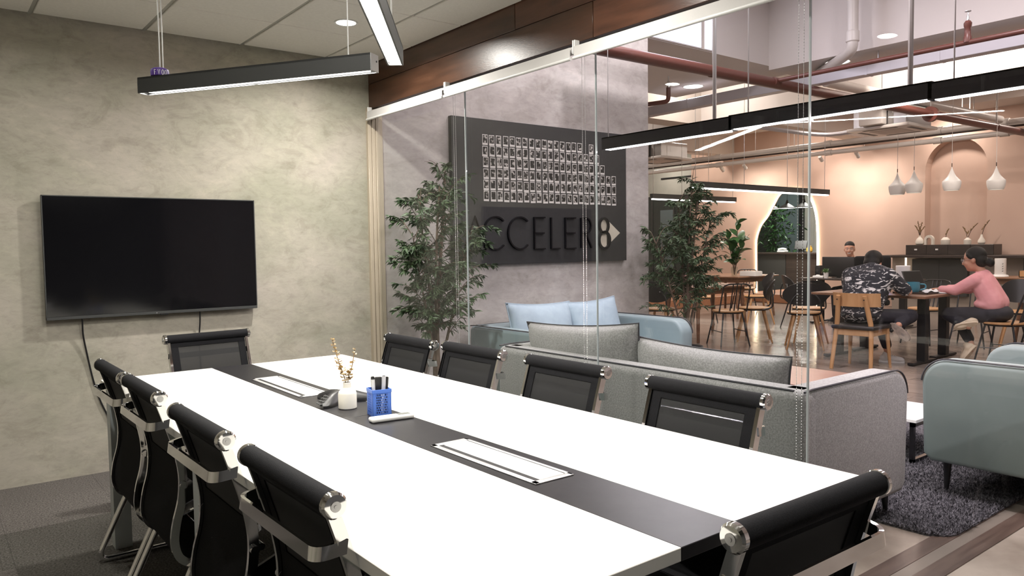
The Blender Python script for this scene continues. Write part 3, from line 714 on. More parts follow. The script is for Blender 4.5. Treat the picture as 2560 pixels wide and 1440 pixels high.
def pen(name, label, x, y, tx, ty, L, r, m, capm, square=False):
    a = Vector((1.272, 2.402, TZ + 0.006)) + Vector((x, y, 0)); d = Vector((tx, ty, 1)).normalized()
    t = thing(name, label, 'pen', a, 0, 'pens in the blue cup')
    if square:
        ang = (0, math.atan2(d.x, d.z), 0)
        B().box(d * (L / 2), (0.022, 0.012, L), 0.002, 1, rot=ang).build('eraser_body', m, t, 0)
        B().box(d * (L - 0.012), (0.0225, 0.0125, 0.022), 0.002, 1, rot=ang).build('top_block', capm, t, 0)
    else:
        B().cyl((0, 0, 0), d * (L * 0.62), r, n=12).build('barrel', m, t)
        B().cyl(d * (L * 0.6), d * L, r * 1.12, n=12).build('cap', capm, t)
        B().cyl(d * L, d * (L + 0.002), r * 0.8, n=12).build('cap_end', M_DARKGREY, t)
pen('marker_pen', 'black marker standing at the right inside the blue pen cup', 0.020, -0.002, 0.10, 0.02, 0.125, 0.0065, M_BLACK, M_BLACK)
pen('marker_pen', 'slim white marker at the left inside the blue pen cup', -0.020, -0.006, -0.02, 0.05, 0.122, 0.0055, M_WHITE, M_WHITE)
pen('board_eraser', 'flat black board eraser upright in the middle of the blue pen cup', -0.006, -0.004, 0.04, 0.06, 0.130, 0.01, M_BLACK, M_BLACK, True)
pen('marker_pen', 'silver white marker leaning across the front of the blue pen cup', 0.004, -0.016, 0.09, 0.05, 0.132, 0.0065, M_WHITE, mat('light grey plastic', (0.6, 0.6, 0.63), 0.35))
pen('marker_pen', 'black marker behind the eraser at the back of the pen cup', -0.008, 0.018, -0.04, 0.02, 0.128, 0.006, M_BLACK, M_BLACK)

rm = thing('air_conditioner_remote', 'white remote control with a small grey display lying by the pen cup', 'remote control', (1.264, 2.300, TZ), math.atan2(-0.020, 0.150))
B().b2(-0.077, 0.077, -0.0215, 0.0215, 0.0, 0.017, 0.0065, 3).build('case', M_WHITE, rm)
B().b2(0.022, 0.066, -0.014, 0.014, 0.0165, 0.0176, 0.0004, 1).build('display', M_REMOTEGREY, rm, 0)
B().b2(0.006, 0.016, -0.010, 0.010, 0.0165, 0.0180, 0.001, 1).build('button', mat('pale grey button', (0.6, 0.6, 0.58), 0.5), rm, 0)

cp = thing('conference_phone', 'low black three-armed conference phone behind the cream vase', 'phone', (1.268, 2.715, TZ), 0)
star = []
for k in range(72):
    a = 2 * pi * k / 72; star.append((0.062 + 0.080 * max(0, cos(3 * (a - radians(218)))) ** 1.5, a))
b = B(); rings = [(1.0, 0.0), (1.0, 0.010), (0.92, 0.018), (0.45, 0.040), (0.25, 0.044)]
vs = [(r * s * cos(a), r * s * sin(a), z) for s, z in rings for r, a in star]; n_ = 72
fs = [(i * n_ + j, i * n_ + (j + 1) % n_, (i + 1) * n_ + (j + 1) % n_, (i + 1) * n_ + j) for i in range(4) for j in range(n_)] + [tuple(range(n_))[::-1], tuple(4 * n_ + j for j in range(n_))]
b.add(vs, fs).build('phone_body', M_BLACK, cp)
for i in range(3):
    for j in range(4):
        B().b2(-0.118 + 0.016 * j, -0.108 + 0.016 * j, -0.085 + 0.016 * i + 0.012 * j, -0.075 + 0.016 * i + 0.012 * j, 0.014 + 0.004 * j, 0.0185 + 0.0055 * j, 0.001, 1).build('key', M_DARKGREY, cp, 0)

# --- conference chairs
PROF = spline([(0.000, 0, 0.860), (0.026, 0, 0.780), (0.052, 0, 0.690), (0.068, 0, 0.595), (0.063, 0, 0.510), (0.043, 0, 0.430), (0.036, 0, 0.362), (0.055, 0, 0.308), (0.110, 0, 0.286), (0.22, 0, 0.315), (0.36, 0, 0.372), (0.44, 0, 0.402), (0.478, 0, 0.392)], 5)
def zslice(lo, hi): return [p for p in PROF if lo <= p.z <= hi and p.x < 0.1]
def chair():
    t = thing('conference_chair', 'x', 'chair', (0, 0, 0), 0, 'black conference chairs around the table')
    hw = 0.205
    def sheet(b, pts, y0, y1, th):
        k = len(pts); vs = []
        for i, p in enumerate(pts):
            T = (pts[min(i + 1, k - 1)] - pts[max(i - 1, 0)]).normalized(); n = Vector((-T.z, 0, T.x)) * th / 2
            for y in (y0, y1):
                vs.append((p.x + n.x, y, p.z + n.z)); vs.append((p.x - n.x, y, p.z - n.z))
        fs = []
        for i in range(k - 1):
            a = i * 4; c = (i + 1) * 4
            fs += [(a, a + 2, c + 2, c), (a + 1, c + 1, c + 3, a + 3), (a, c, c + 1, a + 1), (a + 2, a + 3, c + 3, c + 2)]
        fs += [(0, 1, 3, 2), ((k - 1) * 4, (k - 1) * 4 + 2, (k - 1) * 4 + 3, (k - 1) * 4 + 1)]
        b.add(vs, fs)
    back = [p for i, p in enumerate(PROF) if p.z > 0.445 and p.x < 0.09]; i_end = len(back)
    top = [p for p in back if p.z > 0.812]; mid = [p for p in back if 0.62 < p.z <= 0.822]; low = [p for p in back if p.z <= 0.645] + PROF[i_end:]
    sb = B(); sheet(sb, low, -hw, hw, 0.010); sheet(sb, top, -hw, hw, 0.010)
    sheet(sb, mid, -hw, -hw + 0.038, 0.009); sheet(sb, mid, hw - 0.038, hw, 0.009)
    sb.build('sling', M_BLACKFAB, t)
    mb = B(); sheet(mb, mid, -hw + 0.037, hw - 0.037, 0.003); mb.build('mesh_panel', M_MESHFAB, t)
    B().tube([(0, -0.222, 0.860), (0, 0.222, 0.860)], 0.0245, 20).build('head_roll', M_BLACKFAB, t)
    for s in (-1, 1):
        e = B().tube([(0, s * 0.222, 0.86), (0, s * 0.224, 0.86), (0, s * 0.234, 0.86), (0, s * 0.239, 0.86), (0, s * 0.240, 0.86)], [0.0245, 0.0262, 0.0262, 0.022, 0.011], 24).build('end_cap', M_CHROME, t)
        B().tube([(0, s * 0.239, 0.86), (0, s * 0.2415, 0.86)], 0.0105, 14).tube([(0, s * 0.241, 0.86), (0, s * 0.2425, 0.86)], 0.004, 6).build('cap_bolt', M_STEEL, e)
        fp = [Vector((p.x - 0.002, s * 0.2145, p.z)) for p in PROF if True]
        B().sweep(fp, (0, 1, 0), 0.013, 0.026).build('side_frame', M_CHROME, t, 30)
        B().cyl((0.066, s * 0.207, 0.56), (0.066, s * 0.232, 0.56), 0.012, n=14).build('pivot_knob', M_CHROME, t)
    sp = rounded([(0.030, -0.220, 0.772), (-0.030, -0.209, 0.764), (-0.034, 0.209, 0.764), (0.030, 0.220, 0.772)], 0.045, 6)
    B().sweep(sp, (0.15, 0, 1), 0.028, 0.009).build('back_spreader', M_CHROME, t, 40)
    B().cyl((0.088, -0.215, 0.56), (0.088, 0.215, 0.56), 0.010, n=10).build('lumbar_bar', M_CHROME, t)
    for s in (-1, 1):
        y = s * 0.236
        pts = rounded([(0.13, s * 0.20, 0.292), (0.085, y, 0.285), (-0.045, y, 0.014), (0.44, y, 0.014), (0.40, s * 0.20, 0.37)], 0.06, 6)
        B().tube(pts, 0.0125, 10).build('sled_leg', M_CHROME, t)
    B().cyl((0.42, -0.236, 0.016), (0.42, 0.236, 0.016), 0.011, n=10).build('floor_bar', M_CHROME, t)
    B().sweep([(0.19, -0.21, 0.295), (0.19, 0.21, 0.295)], (0, 0, 1), 0.03, 0.008).build('seat_spreader', M_CHROME, t)
    return t
CH = chair()
spots = [(0.602, 3.40, 0, 'black mesh chair at the table end nearest the plaster wall, left row farthest'),
         (0.606, 2.88, 0, 'black conference chair second from the far end in the left row'),
         (0.596, 2.176, 0, 'black conference chair third from the far end in the left row'),
         (0.596, 1.545, 0, 'black conference chair nearest the viewer in the left row along the table'),
         (1.98, 3.39, 180, 'black mesh chair farthest away in the right row, before the left plant trunks'),
         (2.014, 2.88, 180, 'black mesh chair second from the far end of the right row'),
         (2.025, 2.254, 180, 'black mesh chair in the right row before the grey sofa back, farther of two'),
         (2.000, 1.554, 180, 'black mesh chair nearest the viewer in the right row, before the grey sofa'),
         (1.270, 4.40, -90 + 4.5, 'black see-through mesh chair at the head of the table below the television'),
         (1.261, 0.737, 90 - 1, 'large black conference chair at the near end of the table, in the lower right')]
for i, (x, y, a, lab) in enumerate(spots):
    if i == 0: CH.location = (x, y, 0); CH.rotation_euler = (0, 0, radians(a)); CH['label'] = lab
    else: dup(CH, (x, y, 0), radians(a), lab)

# --- roller blinds under the beam
def blind(y0, y1, label, chain_y, chain_low):
    t = thing('roller_blind', label, 'roller blind', (GX - 0.085, (y0 + y1) / 2, 2.374), 0, 'white roller blinds rolled up above the glass')
    L = (y1 - y0) / 2
    B().cyl((0.022, -L + 0.012, -0.046), (0.022, L - 0.012, -0.046), 0.020, n=20).build('fabric_roll', M_BLIND, t)
    B().b2(-0.0135, -0.0115, -L + 0.008, L - 0.008, -0.094, -0.037).build('fabric', M_BLIND, t, 0)
    B().cyl((-0.0125, -L + 0.004, -0.094), (-0.0125, L - 0.004, -0.094), 0.0085, n=14).build('hem_bar', M_WHITE, t)
    for s in (-1, 1):
        B().b2(-0.004, 0.032, s * L - 0.003, s * L + 0.003, -0.070, 0.0, 0.002, 1).build('bracket', M_WHITE, t, 0)
    if chain_y is None: return
    b = B(); zz = -0.06
    for s in (0, 1):
        x = 0.020; y = chain_y - (y0 + y1) / 2 + s * 0.022
        b.cyl((x, y, -0.03), (x, y, chain_low - 2.374), 0.0009, n=5)
        z = -0.05
        while z > chain_low - 2.374:
            c = (x, y, z); r = 0.0024
            b.add([(x + r, y, z), (x - r, y, z), (x, y + r, z), (x, y - r, z), (x, y, z + r), (x, y, z - r)], [(0, 2, 4), (2, 1, 4), (1, 3, 4), (3, 0, 4), (2, 0, 5), (1, 2, 5), (3, 1, 5), (0, 3, 5)]); z -= 0.0115
    b.build('bead_chain', M_STEEL, t, 0, kind='stuff')
blind(4.075, 5.10, 'white rolled blind farthest away, next to the plaster wall', None, 0)
blind(2.885, 4.062, 'white rolled blind in the middle of the three above the glass', 3.985, 0.55)
blind(1.70, 2.872, 'white rolled blind nearest the viewer, running out of the top of the picture', 2.82, 0.55)
blind(0.50, 1.689, 'rolled blind above the glass door, only its long bead chain hanging into view', 1.622, 0.42)

# ================================================================== LOUNGE
def pillow(name, label, loc, rot, wd, ht, th, m, pipe_m, group=None, cat='cushion', seed=0, parent=None):
    r3 = random.Random(seed); t = thing(name, label, cat, loc, 0, group); t.rotation_euler = rot
    ph = [r3.uniform(0, 6.28) for _ in range(4)]
    def outline(u, v):
        x = u * wd / 2 * (1 - 0.055 * (1 - v * v)); z = v * ht / 2 * (1 - 0.09 * (1 - u * u)); return x, z
    def face(sg):
        def fn(a, b):
            u = 2 * a - 1; v = 2 * b - 1; x, z = outline(u, v)
            e = max(0.0, (1 - abs(u) ** 3.2)) ** 0.55 * max(0.0, (1 - abs(v) ** 3.2)) ** 0.55
            wr = 1 + 0.05 * sin(5 * u + ph[0]) * sin(4 * v + ph[1]) + 0.025 * sin(11 * u * (1 - v) + ph[2])
            return (x, sg * th / 2 * e * wr, z + ht / 2)
        return fn
    b = B(); b.grid(face(-1), 26, 18); b.grid(face(1), 26, 18)
    me = b.mesh('cushion_cover', m, 80)
    bm = bmesh.new(); bm.from_mesh(me); bmesh.ops.remove_doubles(bm, verts=bm.verts, dist=0.0005); bmesh.ops.recalc_face_normals(bm, faces=bm.faces); bm.to_mesh(me); bm.free()
    me.polygons.foreach_set('use_smooth', [True] * len(me.polygons))
    c = mk('cushion_cover', me, t)
    pts = []
    for k in range(24): pts.append((*outline(-1 + 2 * k / 24, 1),))
    for k in range(18): pts.append((*outline(1, 1 - 2 * k / 18),))
    for k in range(24): pts.append((*outline(1 - 2 * k / 24, -1),))
    for k in range(18): pts.append((*outline(-1, -1 + 2 * k / 18),))
    B().tube([(x, 0, z + ht / 2) for x, z in pts], 0.0045, 6, closed=True).build('piping', pipe_m, t)
    return t

def sofa(name, label, cat, loc, rz, W, D, H, m, seats, leg_in=0.10, arm=0.15, backt=0.17, zb=0.165, seat_z=0.42, bev=0.045):
    t = thing(name, label, cat, loc, rz)
    def shell(x0, x1, y0, y1, z1, br):
        return B().b2(x0, x1, y0, y1, zb, z1, br, 4)
    shell(-W / 2 + 0.001, W / 2 - 0.001, 0, backt, H, bev).build('back', m, t, 50)
    for s in (-1, 1):
        xo = s * W / 2; xi = s * (W / 2 - arm)
        # arm: side outline with rounded upper front corner, softened edges
        R = 0.13
        prof = [(0.07, zb), (D - 0.05, zb), (D - 0.012, zb + 0.04)] + [(D - R + R * cos(a), H - R + R * sin(a)) for a in [0.05 + (pi / 2 - 0.05) * k / 8 for k in range(9)]] + [(0.07, H)]
        bm = bmesh.new(); vs = [bm.verts.new((xo, y, z)) for y, z in prof]; f = bm.faces.new(vs)
        ex = bmesh.ops.extrude_face_region(bm, geom=[f]); bmesh.ops.translate(bm, verts=[v for v in ex['geom'] if isinstance(v, bmesh.types.BMVert)], vec=(xi - xo, 0, 0))
        bmesh.ops.recalc_face_normals(bm, faces=bm.faces)
        ed = [e for e in bm.edges if abs(e.verts[0].co.x - e.verts[1].co.x) < 1e-5]
        bmesh.ops.bevel(bm, geom=ed, offset=0.028, segments=3, affect='EDGES', profile=0.5)
        me = bpy.data.meshes.new('armrest'); bm.to_mesh(me); bm.free(); me.materials.append(m)
        me.polygons.foreach_set('use_smooth', [True] * len(me.polygons)); me.set_sharp_from_angle(angle=radians(60))
        mk('armrest', me, t)
        top = [(xo - s * 0.009, y, z) for y, z in [(0.02, H - 0.006)] + [(0.08, H - 0.001)] + prof[3:12][::-1]]
        B().tube([(x, y, z + 0.004) for x, y, z in top], 0.005, 6).build('piping', M_PIPING, t)
    B().tube([(-W / 2 + 0.06, 0.006 + 0.02, H - 0.002), (W / 2 - 0.06, 0.006 + 0.02, H - 0.002)], 0.005, 6).build('piping', M_PIPING, t)
    B().b2(-W / 2 + arm - 0.01, W / 2 - arm + 0.01, backt - 0.02, D - 0.03, zb, 0.30, 0.02).build('seat_base', m, t)
    sw = (W - 2 * arm) / seats
    for k in range(seats):
        x0 = -W / 2 + arm + sw * k
        B().b2(x0 + 0.003, x0 + sw - 0.003, backt, D - 0.01, 0.295, seat_z, 0.035, 4).build('seat_cushion', m, t, 50)
    for sx in (-1, 1):
        for y in (0.09, D - leg_in):
            x = sx * (W / 2 - 0.10)
            B().cyl((x, y, zb + 0.004), (x + sx * 0.008, y, 0.0), 0.022, 0.011, 10).build('leg', M_BLACK, t)
        B().b2(sx * (W / 2 - 0.12) - 0.015, sx * (W / 2 - 0.12) + 0.015, 0.08, D - 0.09, zb - 0.012, zb + 0.004).build('base_rail', M_BLACK, t, 0)
    return t

RZ = 0.012
sofa('sofa', 'large grey wool sofa with its back to the glass partition', 'sofa', (2.83, 2.745, RZ), radians(-90), 2.09, 0.925, 0.712, M_GREYFAB, 2, 0.035, zb=0.118)
sofa('sofa', 'pale blue two-seat sofa against the plaster wall under the black board', 'sofa', (4.29, 5.02, 0), radians(180), 1.64, 0.94, 0.712, M_BLUEFAB, 2)
sofa('armchair', 'pale blue armchair at the right edge of the picture, standing on the shag rug', 'armchair', (4.655, 0.86, RZ), 0, 0.97, 0.97, 0.708, M_BLUEFAB2, 1)
pillow('back_cushion', 'grey piped cushion at the far end of the grey sofa, standing higher', (3.10, 3.235, 0.435), (radians(8), radians(-3.5), radians(-90)), 0.95, 0.46, 0.22, M_GREYFAB, M_PIPING, 'grey cushions on the grey sofa', seed=1)
pillow('back_cushion', 'grey piped cushion at the near end of the grey sofa, standing lower', (3.12, 2.375, 0.435), (radians(8), radians(1.0), radians(-90)), 0.94, 0.405, 0.24, M_GREYFAB, M_PIPING, 'grey cushions on the grey sofa', seed=2)
pillow('throw_pillow', 'pale blue pillow at the left on the blue sofa', (3.99, 4.66, 0.425), (radians(-14), radians(2), radians(2)), 0.70, 0.47, 0.17, M_BLUEPILLOW, M_BLUEPILLOW, 'blue pillows on the blue sofa', seed=3)
pillow('throw_pillow', 'pale blue creased pillow at the right on the blue sofa', (4.58, 4.63, 0.425), (radians(-16), radians(-3), radians(-4)), 0.56, 0.47, 0.17, M_BLUEPILLOW, M_BLUEPILLOW, 'blue pillows on the blue sofa', seed=4)

def coffee(name, label, x0, x1, y0, y1, z, topm, frame_m, bar=0.02):
    t = thing(name, label, 'coffee table', ((x0 + x1) / 2, (y0 + y1) / 2, RZ)); hx = (x1 - x0) / 2; hy = (y1 - y0) / 2; z -= RZ
    B().b2(-hx, hx, -hy, hy, z - 0.022, z, 0.003, 1).build('top', topm, t, 0)
    for s in (-1, 1):
        f = B(); y = s * (hy - bar)
        f.b2(-hx, -hx + bar, y - bar / 2, y + bar / 2, 0, z - 0.022).b2(hx - bar, hx, y - bar / 2, y + bar / 2, 0, z - 0.022).b2(-hx, hx, y - bar / 2, y + bar / 2, 0, bar).b2(-hx, hx, y - bar / 2, y + bar / 2, z - 0.022 - bar, z - 0.022)
        f.build('leg_frame', frame_m, t, 0)
    return t
coffee('coffee_table', 'reddish wooden coffee table top seen over the grey sofa arm', 4.55, 5.23, 2.46, 3.30, 0.40, M_REDWOOD, M_BLACKMETAL)
coffee('nesting_table', 'low white-topped coffee table with dark chrome legs right of the grey sofa arm', 4.62, 5.13, 2.05, 2.44, 0.28, M_WHITE, mat('dark chrome', (0.12, 0.12, 0.12), 0.15, 1.0), 0.025)

# --- shag rug
rg = thing('shag_rug', 'dark charcoal shag rug under the sofas', 'rug', (0, 0, 0))
rx0, rx1, ry0, ry1, rr = 3.56, 5.75, 1.435, 4.0, 0.12
outl = []
for cx, cy, a0 in ((rx1 - rr, ry1 - rr, 0), (rx0 + rr, ry1 - rr, pi / 2), (rx0 + rr, ry0 + rr, pi), (rx1 - rr, ry0 + rr, 1.5 * pi)):
    outl += [(cx + rr * cos(a0 + pi / 2 * k / 6), cy + rr * sin(a0 + pi / 2 * k / 6)) for k in range(7)]
B().prism(outl, lambda u, v, h: (u, v, h), 0.0, RZ - 0.001).build('rug_backing', M_RUG, rg, 0)
pv = []; pf = []; r4 = random.Random(11)
def inrug(x, y):
    dx = max(rx0 + rr - x, x - (rx1 - rr), 0); dy = max(ry0 + rr - y, y - (ry1 - rr), 0)
    return dx * dx + dy * dy <= rr * rr
for k in range(62000):
    x = r4.uniform(rx0, rx1 - 0.35); y = ry0 + (r4.random() ** 1.25) * 1.9
    if not inrug(x, y): continue
    a = r4.uniform(0, 6.28); l = r4.uniform(0.012, 0.030); wd = r4.uniform(0.0016, 0.0034); hx = r4.uniform(0.008, 0.026)
    dx, dy = cos(a), sin(a); i = len(pv)
    pv += [(x - dy * wd, y + dx * wd, 0.008), (x + dy * wd, y - dx * wd, 0.008), (x + dx * l, y + dy * l, 0.010 + hx)]
    pf.append((i, i + 1, i + 2))
pm = bpy.data.meshes.new('rug_pile'); pm.from_pydata(pv, [], pf); pm.materials.append(M_RUG); mk('rug_pile', pm, rg, kind='stuff')

# --- black board with relief lettering
bd = thing('notice_board', 'big black board on the plaster wall with raised letters reading ACCELER8', 'notice board', (4.398, WY, 1.19))
BX = 4.398
B().b2(-0.997, 0.997, -0.045, -0.001, 0, 1.195, 0.002, 1).build('board_panel', M_BOARD, bd, 0)
def letter(strokes, x0, wd, wt=0.0125, nm='letter', m=None, z0=0.125, ht=0.272, th=0.022):
    b = B()
    for st_ in strokes:
        pts = [(x0 - BX + u * wd, -0.045 - th / 2 + 0.001, z0 + v * ht) for u, v in st_]
        b.sweep(pts, (0, 1, 0), th, wt)
    return b.build(nm, m or M_LETTER, bd, 30)
circ = lambda cx, cy, rx, ry, a0, a1, n=16: [(cx + rx * cos(radians(a0 + (a1 - a0) * k / n)), cy + ry * sin(radians(a0 + (a1 - a0) * k / n))) for k in range(n + 1)]
letter([[(0, 0), (0.5, 1), (1, 0)], [(0.2, 0.36), (0.8, 0.36)]], 3.50, 0.22)
letter([circ(0.62, 0.5, 0.6, 0.5, 48, 312, 20)], 3.690, 0.205)
letter([circ(0.62, 0.5, 0.6, 0.5, 48, 312, 20)], 3.945, 0.210)
letter([[(1, 1), (0.04, 1), (0.04, 0), (1, 0)], [(0.04, 0.5), (0.92, 0.5)]], 4.232, 0.125)
letter([[(0.04, 1), (0.04, 0), (1, 0)]], 4.424, 0.105)
letter([[(1, 1), (0.04, 1), (0.04, 0), (1, 0)], [(0.04, 0.5), (0.92, 0.5)]], 4.592, 0.130)
letter([[(0.04, 0), (0.04, 1), (0.5, 1)] + circ(0.5, 0.75, 0.45, 0.25, 90, -90, 10)[1:] + [(0.04, 0.5)], [(0.45, 0.5), (1, 0)]], 4.785, 0.135)
ar = [(5.04, 1.59), (5.115, 1.585), (5.305, 1.452), (5.115, 1.318), (5.04, 1.31)]
cream = mat('pale cut-out panel', (0.50, 0.46, 0.37), 0.7)
B().prism([(5.135, 1.575), (5.305, 1.452), (5.125, 1.325)], lambda u, v, h: (u - BX, h, v - 1.19), -0.0462, -0.044).build('arrow_inlay', cream, bd, 0, label='pale arrow head')
B().prism([(5.08 + 0.048 * cos(t), 1.520 + 0.058 * sin(t)) for t in [2 * pi * k / 24 for k in range(24)]], lambda u, v, h: (u - BX, h, v - 1.19), -0.0462, -0.044).build('figure_inlay', cream, bd, 0, label='pale filling in the upper loop of the 8')
B().prism([(5.085 + 0.058 * cos(t), 1.385 + 0.068 * sin(t)) for t in [2 * pi * k / 24 for k in range(24)]], lambda u, v, h: (u - BX, h, v - 1.19), -0.0462, -0.044).build('figure_inlay', cream, bd, 0, label='pale filling in the lower loop of the 8')
eight = [(5.08 + 0.058 * cos(t), 1.520 + 0.068 * sin(t)) for t in [2 * pi * k / 24 for k in range(25)]]
b8 = B(); b8.sweep([(x - BX, -0.056, z - 1.19) for x, z in eight], (0, 1, 0), 0.022, 0.020)
b8.sweep([(5.085 - BX + 0.070 * cos(t), -0.056, 1.385 - 1.19 + 0.078 * sin(t)) for t in [2 * pi * k / 24 for k in range(25)]], (0, 1, 0), 0.022, 0.022)
b8.build('letter', M_LETTER, bd, 40)

pme = B().b2(-0.027, 0.027, -0.0016, 0, -0.043, 0.043).mesh('photo_border', M_PHOTOEDGE, 0)
pim = B().b2(-0.0225, 0.0225, -0.0021, -0.0014, -0.026, 0.037).mesh('picture', M_PHOTO, 0)
rows = [list(range(16)) + [17], list(range(19)), list(range(20)), list(range(22)), list(range(22)), list(range(22))]
ordn = ['top', 'second', 'third', 'fourth', 'fifth', 'bottom']
cnt = ['first', 'second', 'third', 'fourth', 'fifth', 'sixth', 'seventh', 'eighth', 'ninth', 'tenth', 'eleventh', 'twelfth', 'thirteenth', 'fourteenth', 'fifteenth', 'sixteenth', 'seventeenth', 'eighteenth', 'nineteenth', 'twentieth', 'twenty-first', 'twenty-second']
for r_, cs in enumerate(rows):
    for i, c in enumerate(cs):
        x = 3.727 + 0.0709 * c + rnd.uniform(-0.003, 0.003) + 0.002 * r_; z = 2.218 - 0.0925 * r_ + rnd.uniform(-0.003, 0.003)
        o = mk('instant_photo', pme, loc=(x, WY - 0.0455, z), rot=(0, rnd.uniform(-0.03, 0.03), 0))
        tag(o, 'instant photo, %s from the left in the %s row on the black board' % (cnt[i], ordn[r_]), 'photo', 'instant photos on the black board')
        mk('picture', pim, o)

# --- lounge linear lamps
for k, (y0, y1, wv, lab) in enumerate(((3.965, 2.86, ((0.03, 0.003), (0.869, 0.012)), 'black linear lamp over the lounge, farthest length of the row'), (2.875, 1.70, ((0.098, 0.004), (0.902, 0.013)), 'black linear lamp over the lounge, middle length of the row'), (1.715, 0.60, ((0.094, 0.004), (0.9, 0.012)), 'black linear lamp over the lounge, nearest length, cut by the right edge'))):
    linear_lamp('linear_pendant', lab, (3.97, y0), (3.97, y1), 2.025 + 0.006 * (k % 2), 'black linear lamps over the lounge', 0.065, 0.085, 4.22, M_DIFF_L, 20, LOUNGE, wv, M_BLACKMETAL, M_STEEL, 0.004, 0.010, capm=M_BLACKMETAL)

# --- leafy plants
LEAFME = B().add([(0, 0, 0), (0.030, 0.0125, 0.004), (0.070, 0.0115, -0.006), (0.098, 0, -0.026), (0.070, -0.0115, -0.006), (0.030, -0.0125, 0.004), (0.035, 0, -0.002), (0.072, 0, -0.013)], [(0, 6, 1), (1, 6, 7, 2), (2, 7, 3), (0, 5, 6), (5, 4, 7, 6), (4, 3, 7)])
leaf_mesh = LEAFME.mesh('leaf', M_LEAF, 0)
def leafy_plant(name, label, base, stems, zlo, zhi, spread, nleaf, nobj, seed, pot_r=0.16, pot_h=0.36):
    r5 = random.Random(seed); t = thing(name, label, 'plant', base)
    B().lathe([(0.0, 0.0), (pot_r * 0.8, 0.0), (pot_r, pot_h), (pot_r * 1.03, pot_h), (pot_r * 0.93, pot_h - 0.01), (pot_r * 0.9, pot_h - 0.05), (0, pot_h - 0.05)], n=28, cap=False).build('planter', M_POT, t)
    twigs = []
    for k, (dx, dy, h, r0) in enumerate(stems):
        n_ = 9; pts = []
        for i in range(n_):
            f = i / (n_ - 1); wob = 0.018 * sin(5 * f + k * 1.7)
            pts.append(Vector((dx * (0.10 + 0.9 * f ** 1.4) + wob, dy * (0.10 + 0.9 * f ** 1.4) + 0.5 * wob, pot_h - 0.06 + (h - pot_h + 0.06) * f)))
        st_ = B().tube(spline(pts, 3), [r0 * (1 - 0.72 * q / 24) for q in range(25)], 7).build('stem', M_BARK, t)
        tb_ = B()
        for q in range(30):
            f = r5.uniform(0.3, 1.0); i = min(int(f * (n_ - 1)), n_ - 2); p = pts[i].lerp(pts[i + 1], f * (n_ - 1) - i)
            if p.z < zlo - 0.1: continue
            a = r5.uniform(0, 2 * pi); L = r5.uniform(0.16, 0.34) * spread * (1.15 - 0.5 * f)
            e = p + Vector((cos(a) * L, sin(a) * L * 0.75, r5.uniform(0.0, 0.22)))
            m_ = p.lerp(e, 0.5) + Vector((0, 0, 0.045)); c = spline([p, m_, e], 5); tb_.tube(c, [0.004 - 0.003 * j / 10 for j in range(11)], 5); twigs.append(c)
        twigs.append(pts[5:])
        tb_.build('twig', M_BARK, st_, kind='stuff')
    lv = []
    while len(lv) < nleaf:
        c = r5.choice(twigs); j = r5.uniform(0.15, 0.999) * (len(c) - 1); i = int(j); p = c[i].lerp(c[min(i + 1, len(c) - 1)], j - i)
        if not zlo <= p.z <= zhi: continue
        d = (c[min(i + 1, len(c) - 1)] - c[max(i - 1, 0)]).normalized()
        yaw = math.atan2(d.y, d.x) + r5.uniform(-1.3, 1.3); pit = r5.uniform(-0.55, 0.75); roll = r5.uniform(-0.9, 0.9)
        lv.append((p, yaw, pit, roll, r5.uniform(0.40, 0.72)))
    st_b = B()
    for q, (p, yaw, pit, roll, sc) in enumerate(lv):
        if q < nobj:
            o = mk('leaf', leaf_mesh, t, loc=p, rot=(roll, pit, yaw)); o.scale = (sc, sc, sc)
        else:
            Mx = Euler((roll, pit, yaw)).to_matrix()
            st_b.add([p + Mx @ (Vector(v) * sc) for v in LEAFME.v], LEAFME.f)
    st_b.build('foliage', M_LEAF, t, 0, kind='stuff')
    return t
leafy_plant('olive_tree', 'tall potted olive-like plant in the corner left of the black board', (2.985, 4.74, 0), [(-0.10, 0.02, 1.72, 0.018), (0.02, -0.05, 1.78, 0.020), (0.13, 0.05, 1.90, 0.024), (0.33, -0.04, 1.50, 0.014), (-0.20, -0.05, 1.45, 0.012)], 0.72, 1.95, 1.0, 5600, 295, 21)
leafy_plant('olive_tree', 'tall potted olive-like plant behind the blue sofa, right of the wall end', (5.80, 4.72, 0), [(-0.06, 0.04, 1.75, 0.017), (0.03, -0.04, 1.86, 0.019), (0.22, 0.02, 1.93, 0.017), (0.36, -0.03, 1.62, 0.013), (-0.42, 0.0, 1.35, 0.012)], 0.66, 1.98, 1.15, 5600, 295, 33)

# ================================================================== LOUNGE / CAFE OVERHEAD
for k, ((x, y, z), lab) in enumerate(zip([(8.34, 6.66, 3.45), (8.45, 4.68, 3.40), (8.5, 2.35, 3.40)], ('round downlight in the taupe soffit near the wall end', 'round downlight in the beam soffit behind the white drain pipe', 'round downlight in the beam soffit at the right edge'))):
    t = thing('downlight', lab, 'downlight', (x, y, z), group='downlights in the lounge soffit')
    B().lathe([(0.125, -0.001), (0.140, -0.006), (0.141, 0.0)], n=28, cap=False).build('trim_ring', M_WHITE, t)
    B().lathe([(0.126, -0.003), (0.0, -0.003)], n=28, cap=False).build('lens', M_DISC, t)

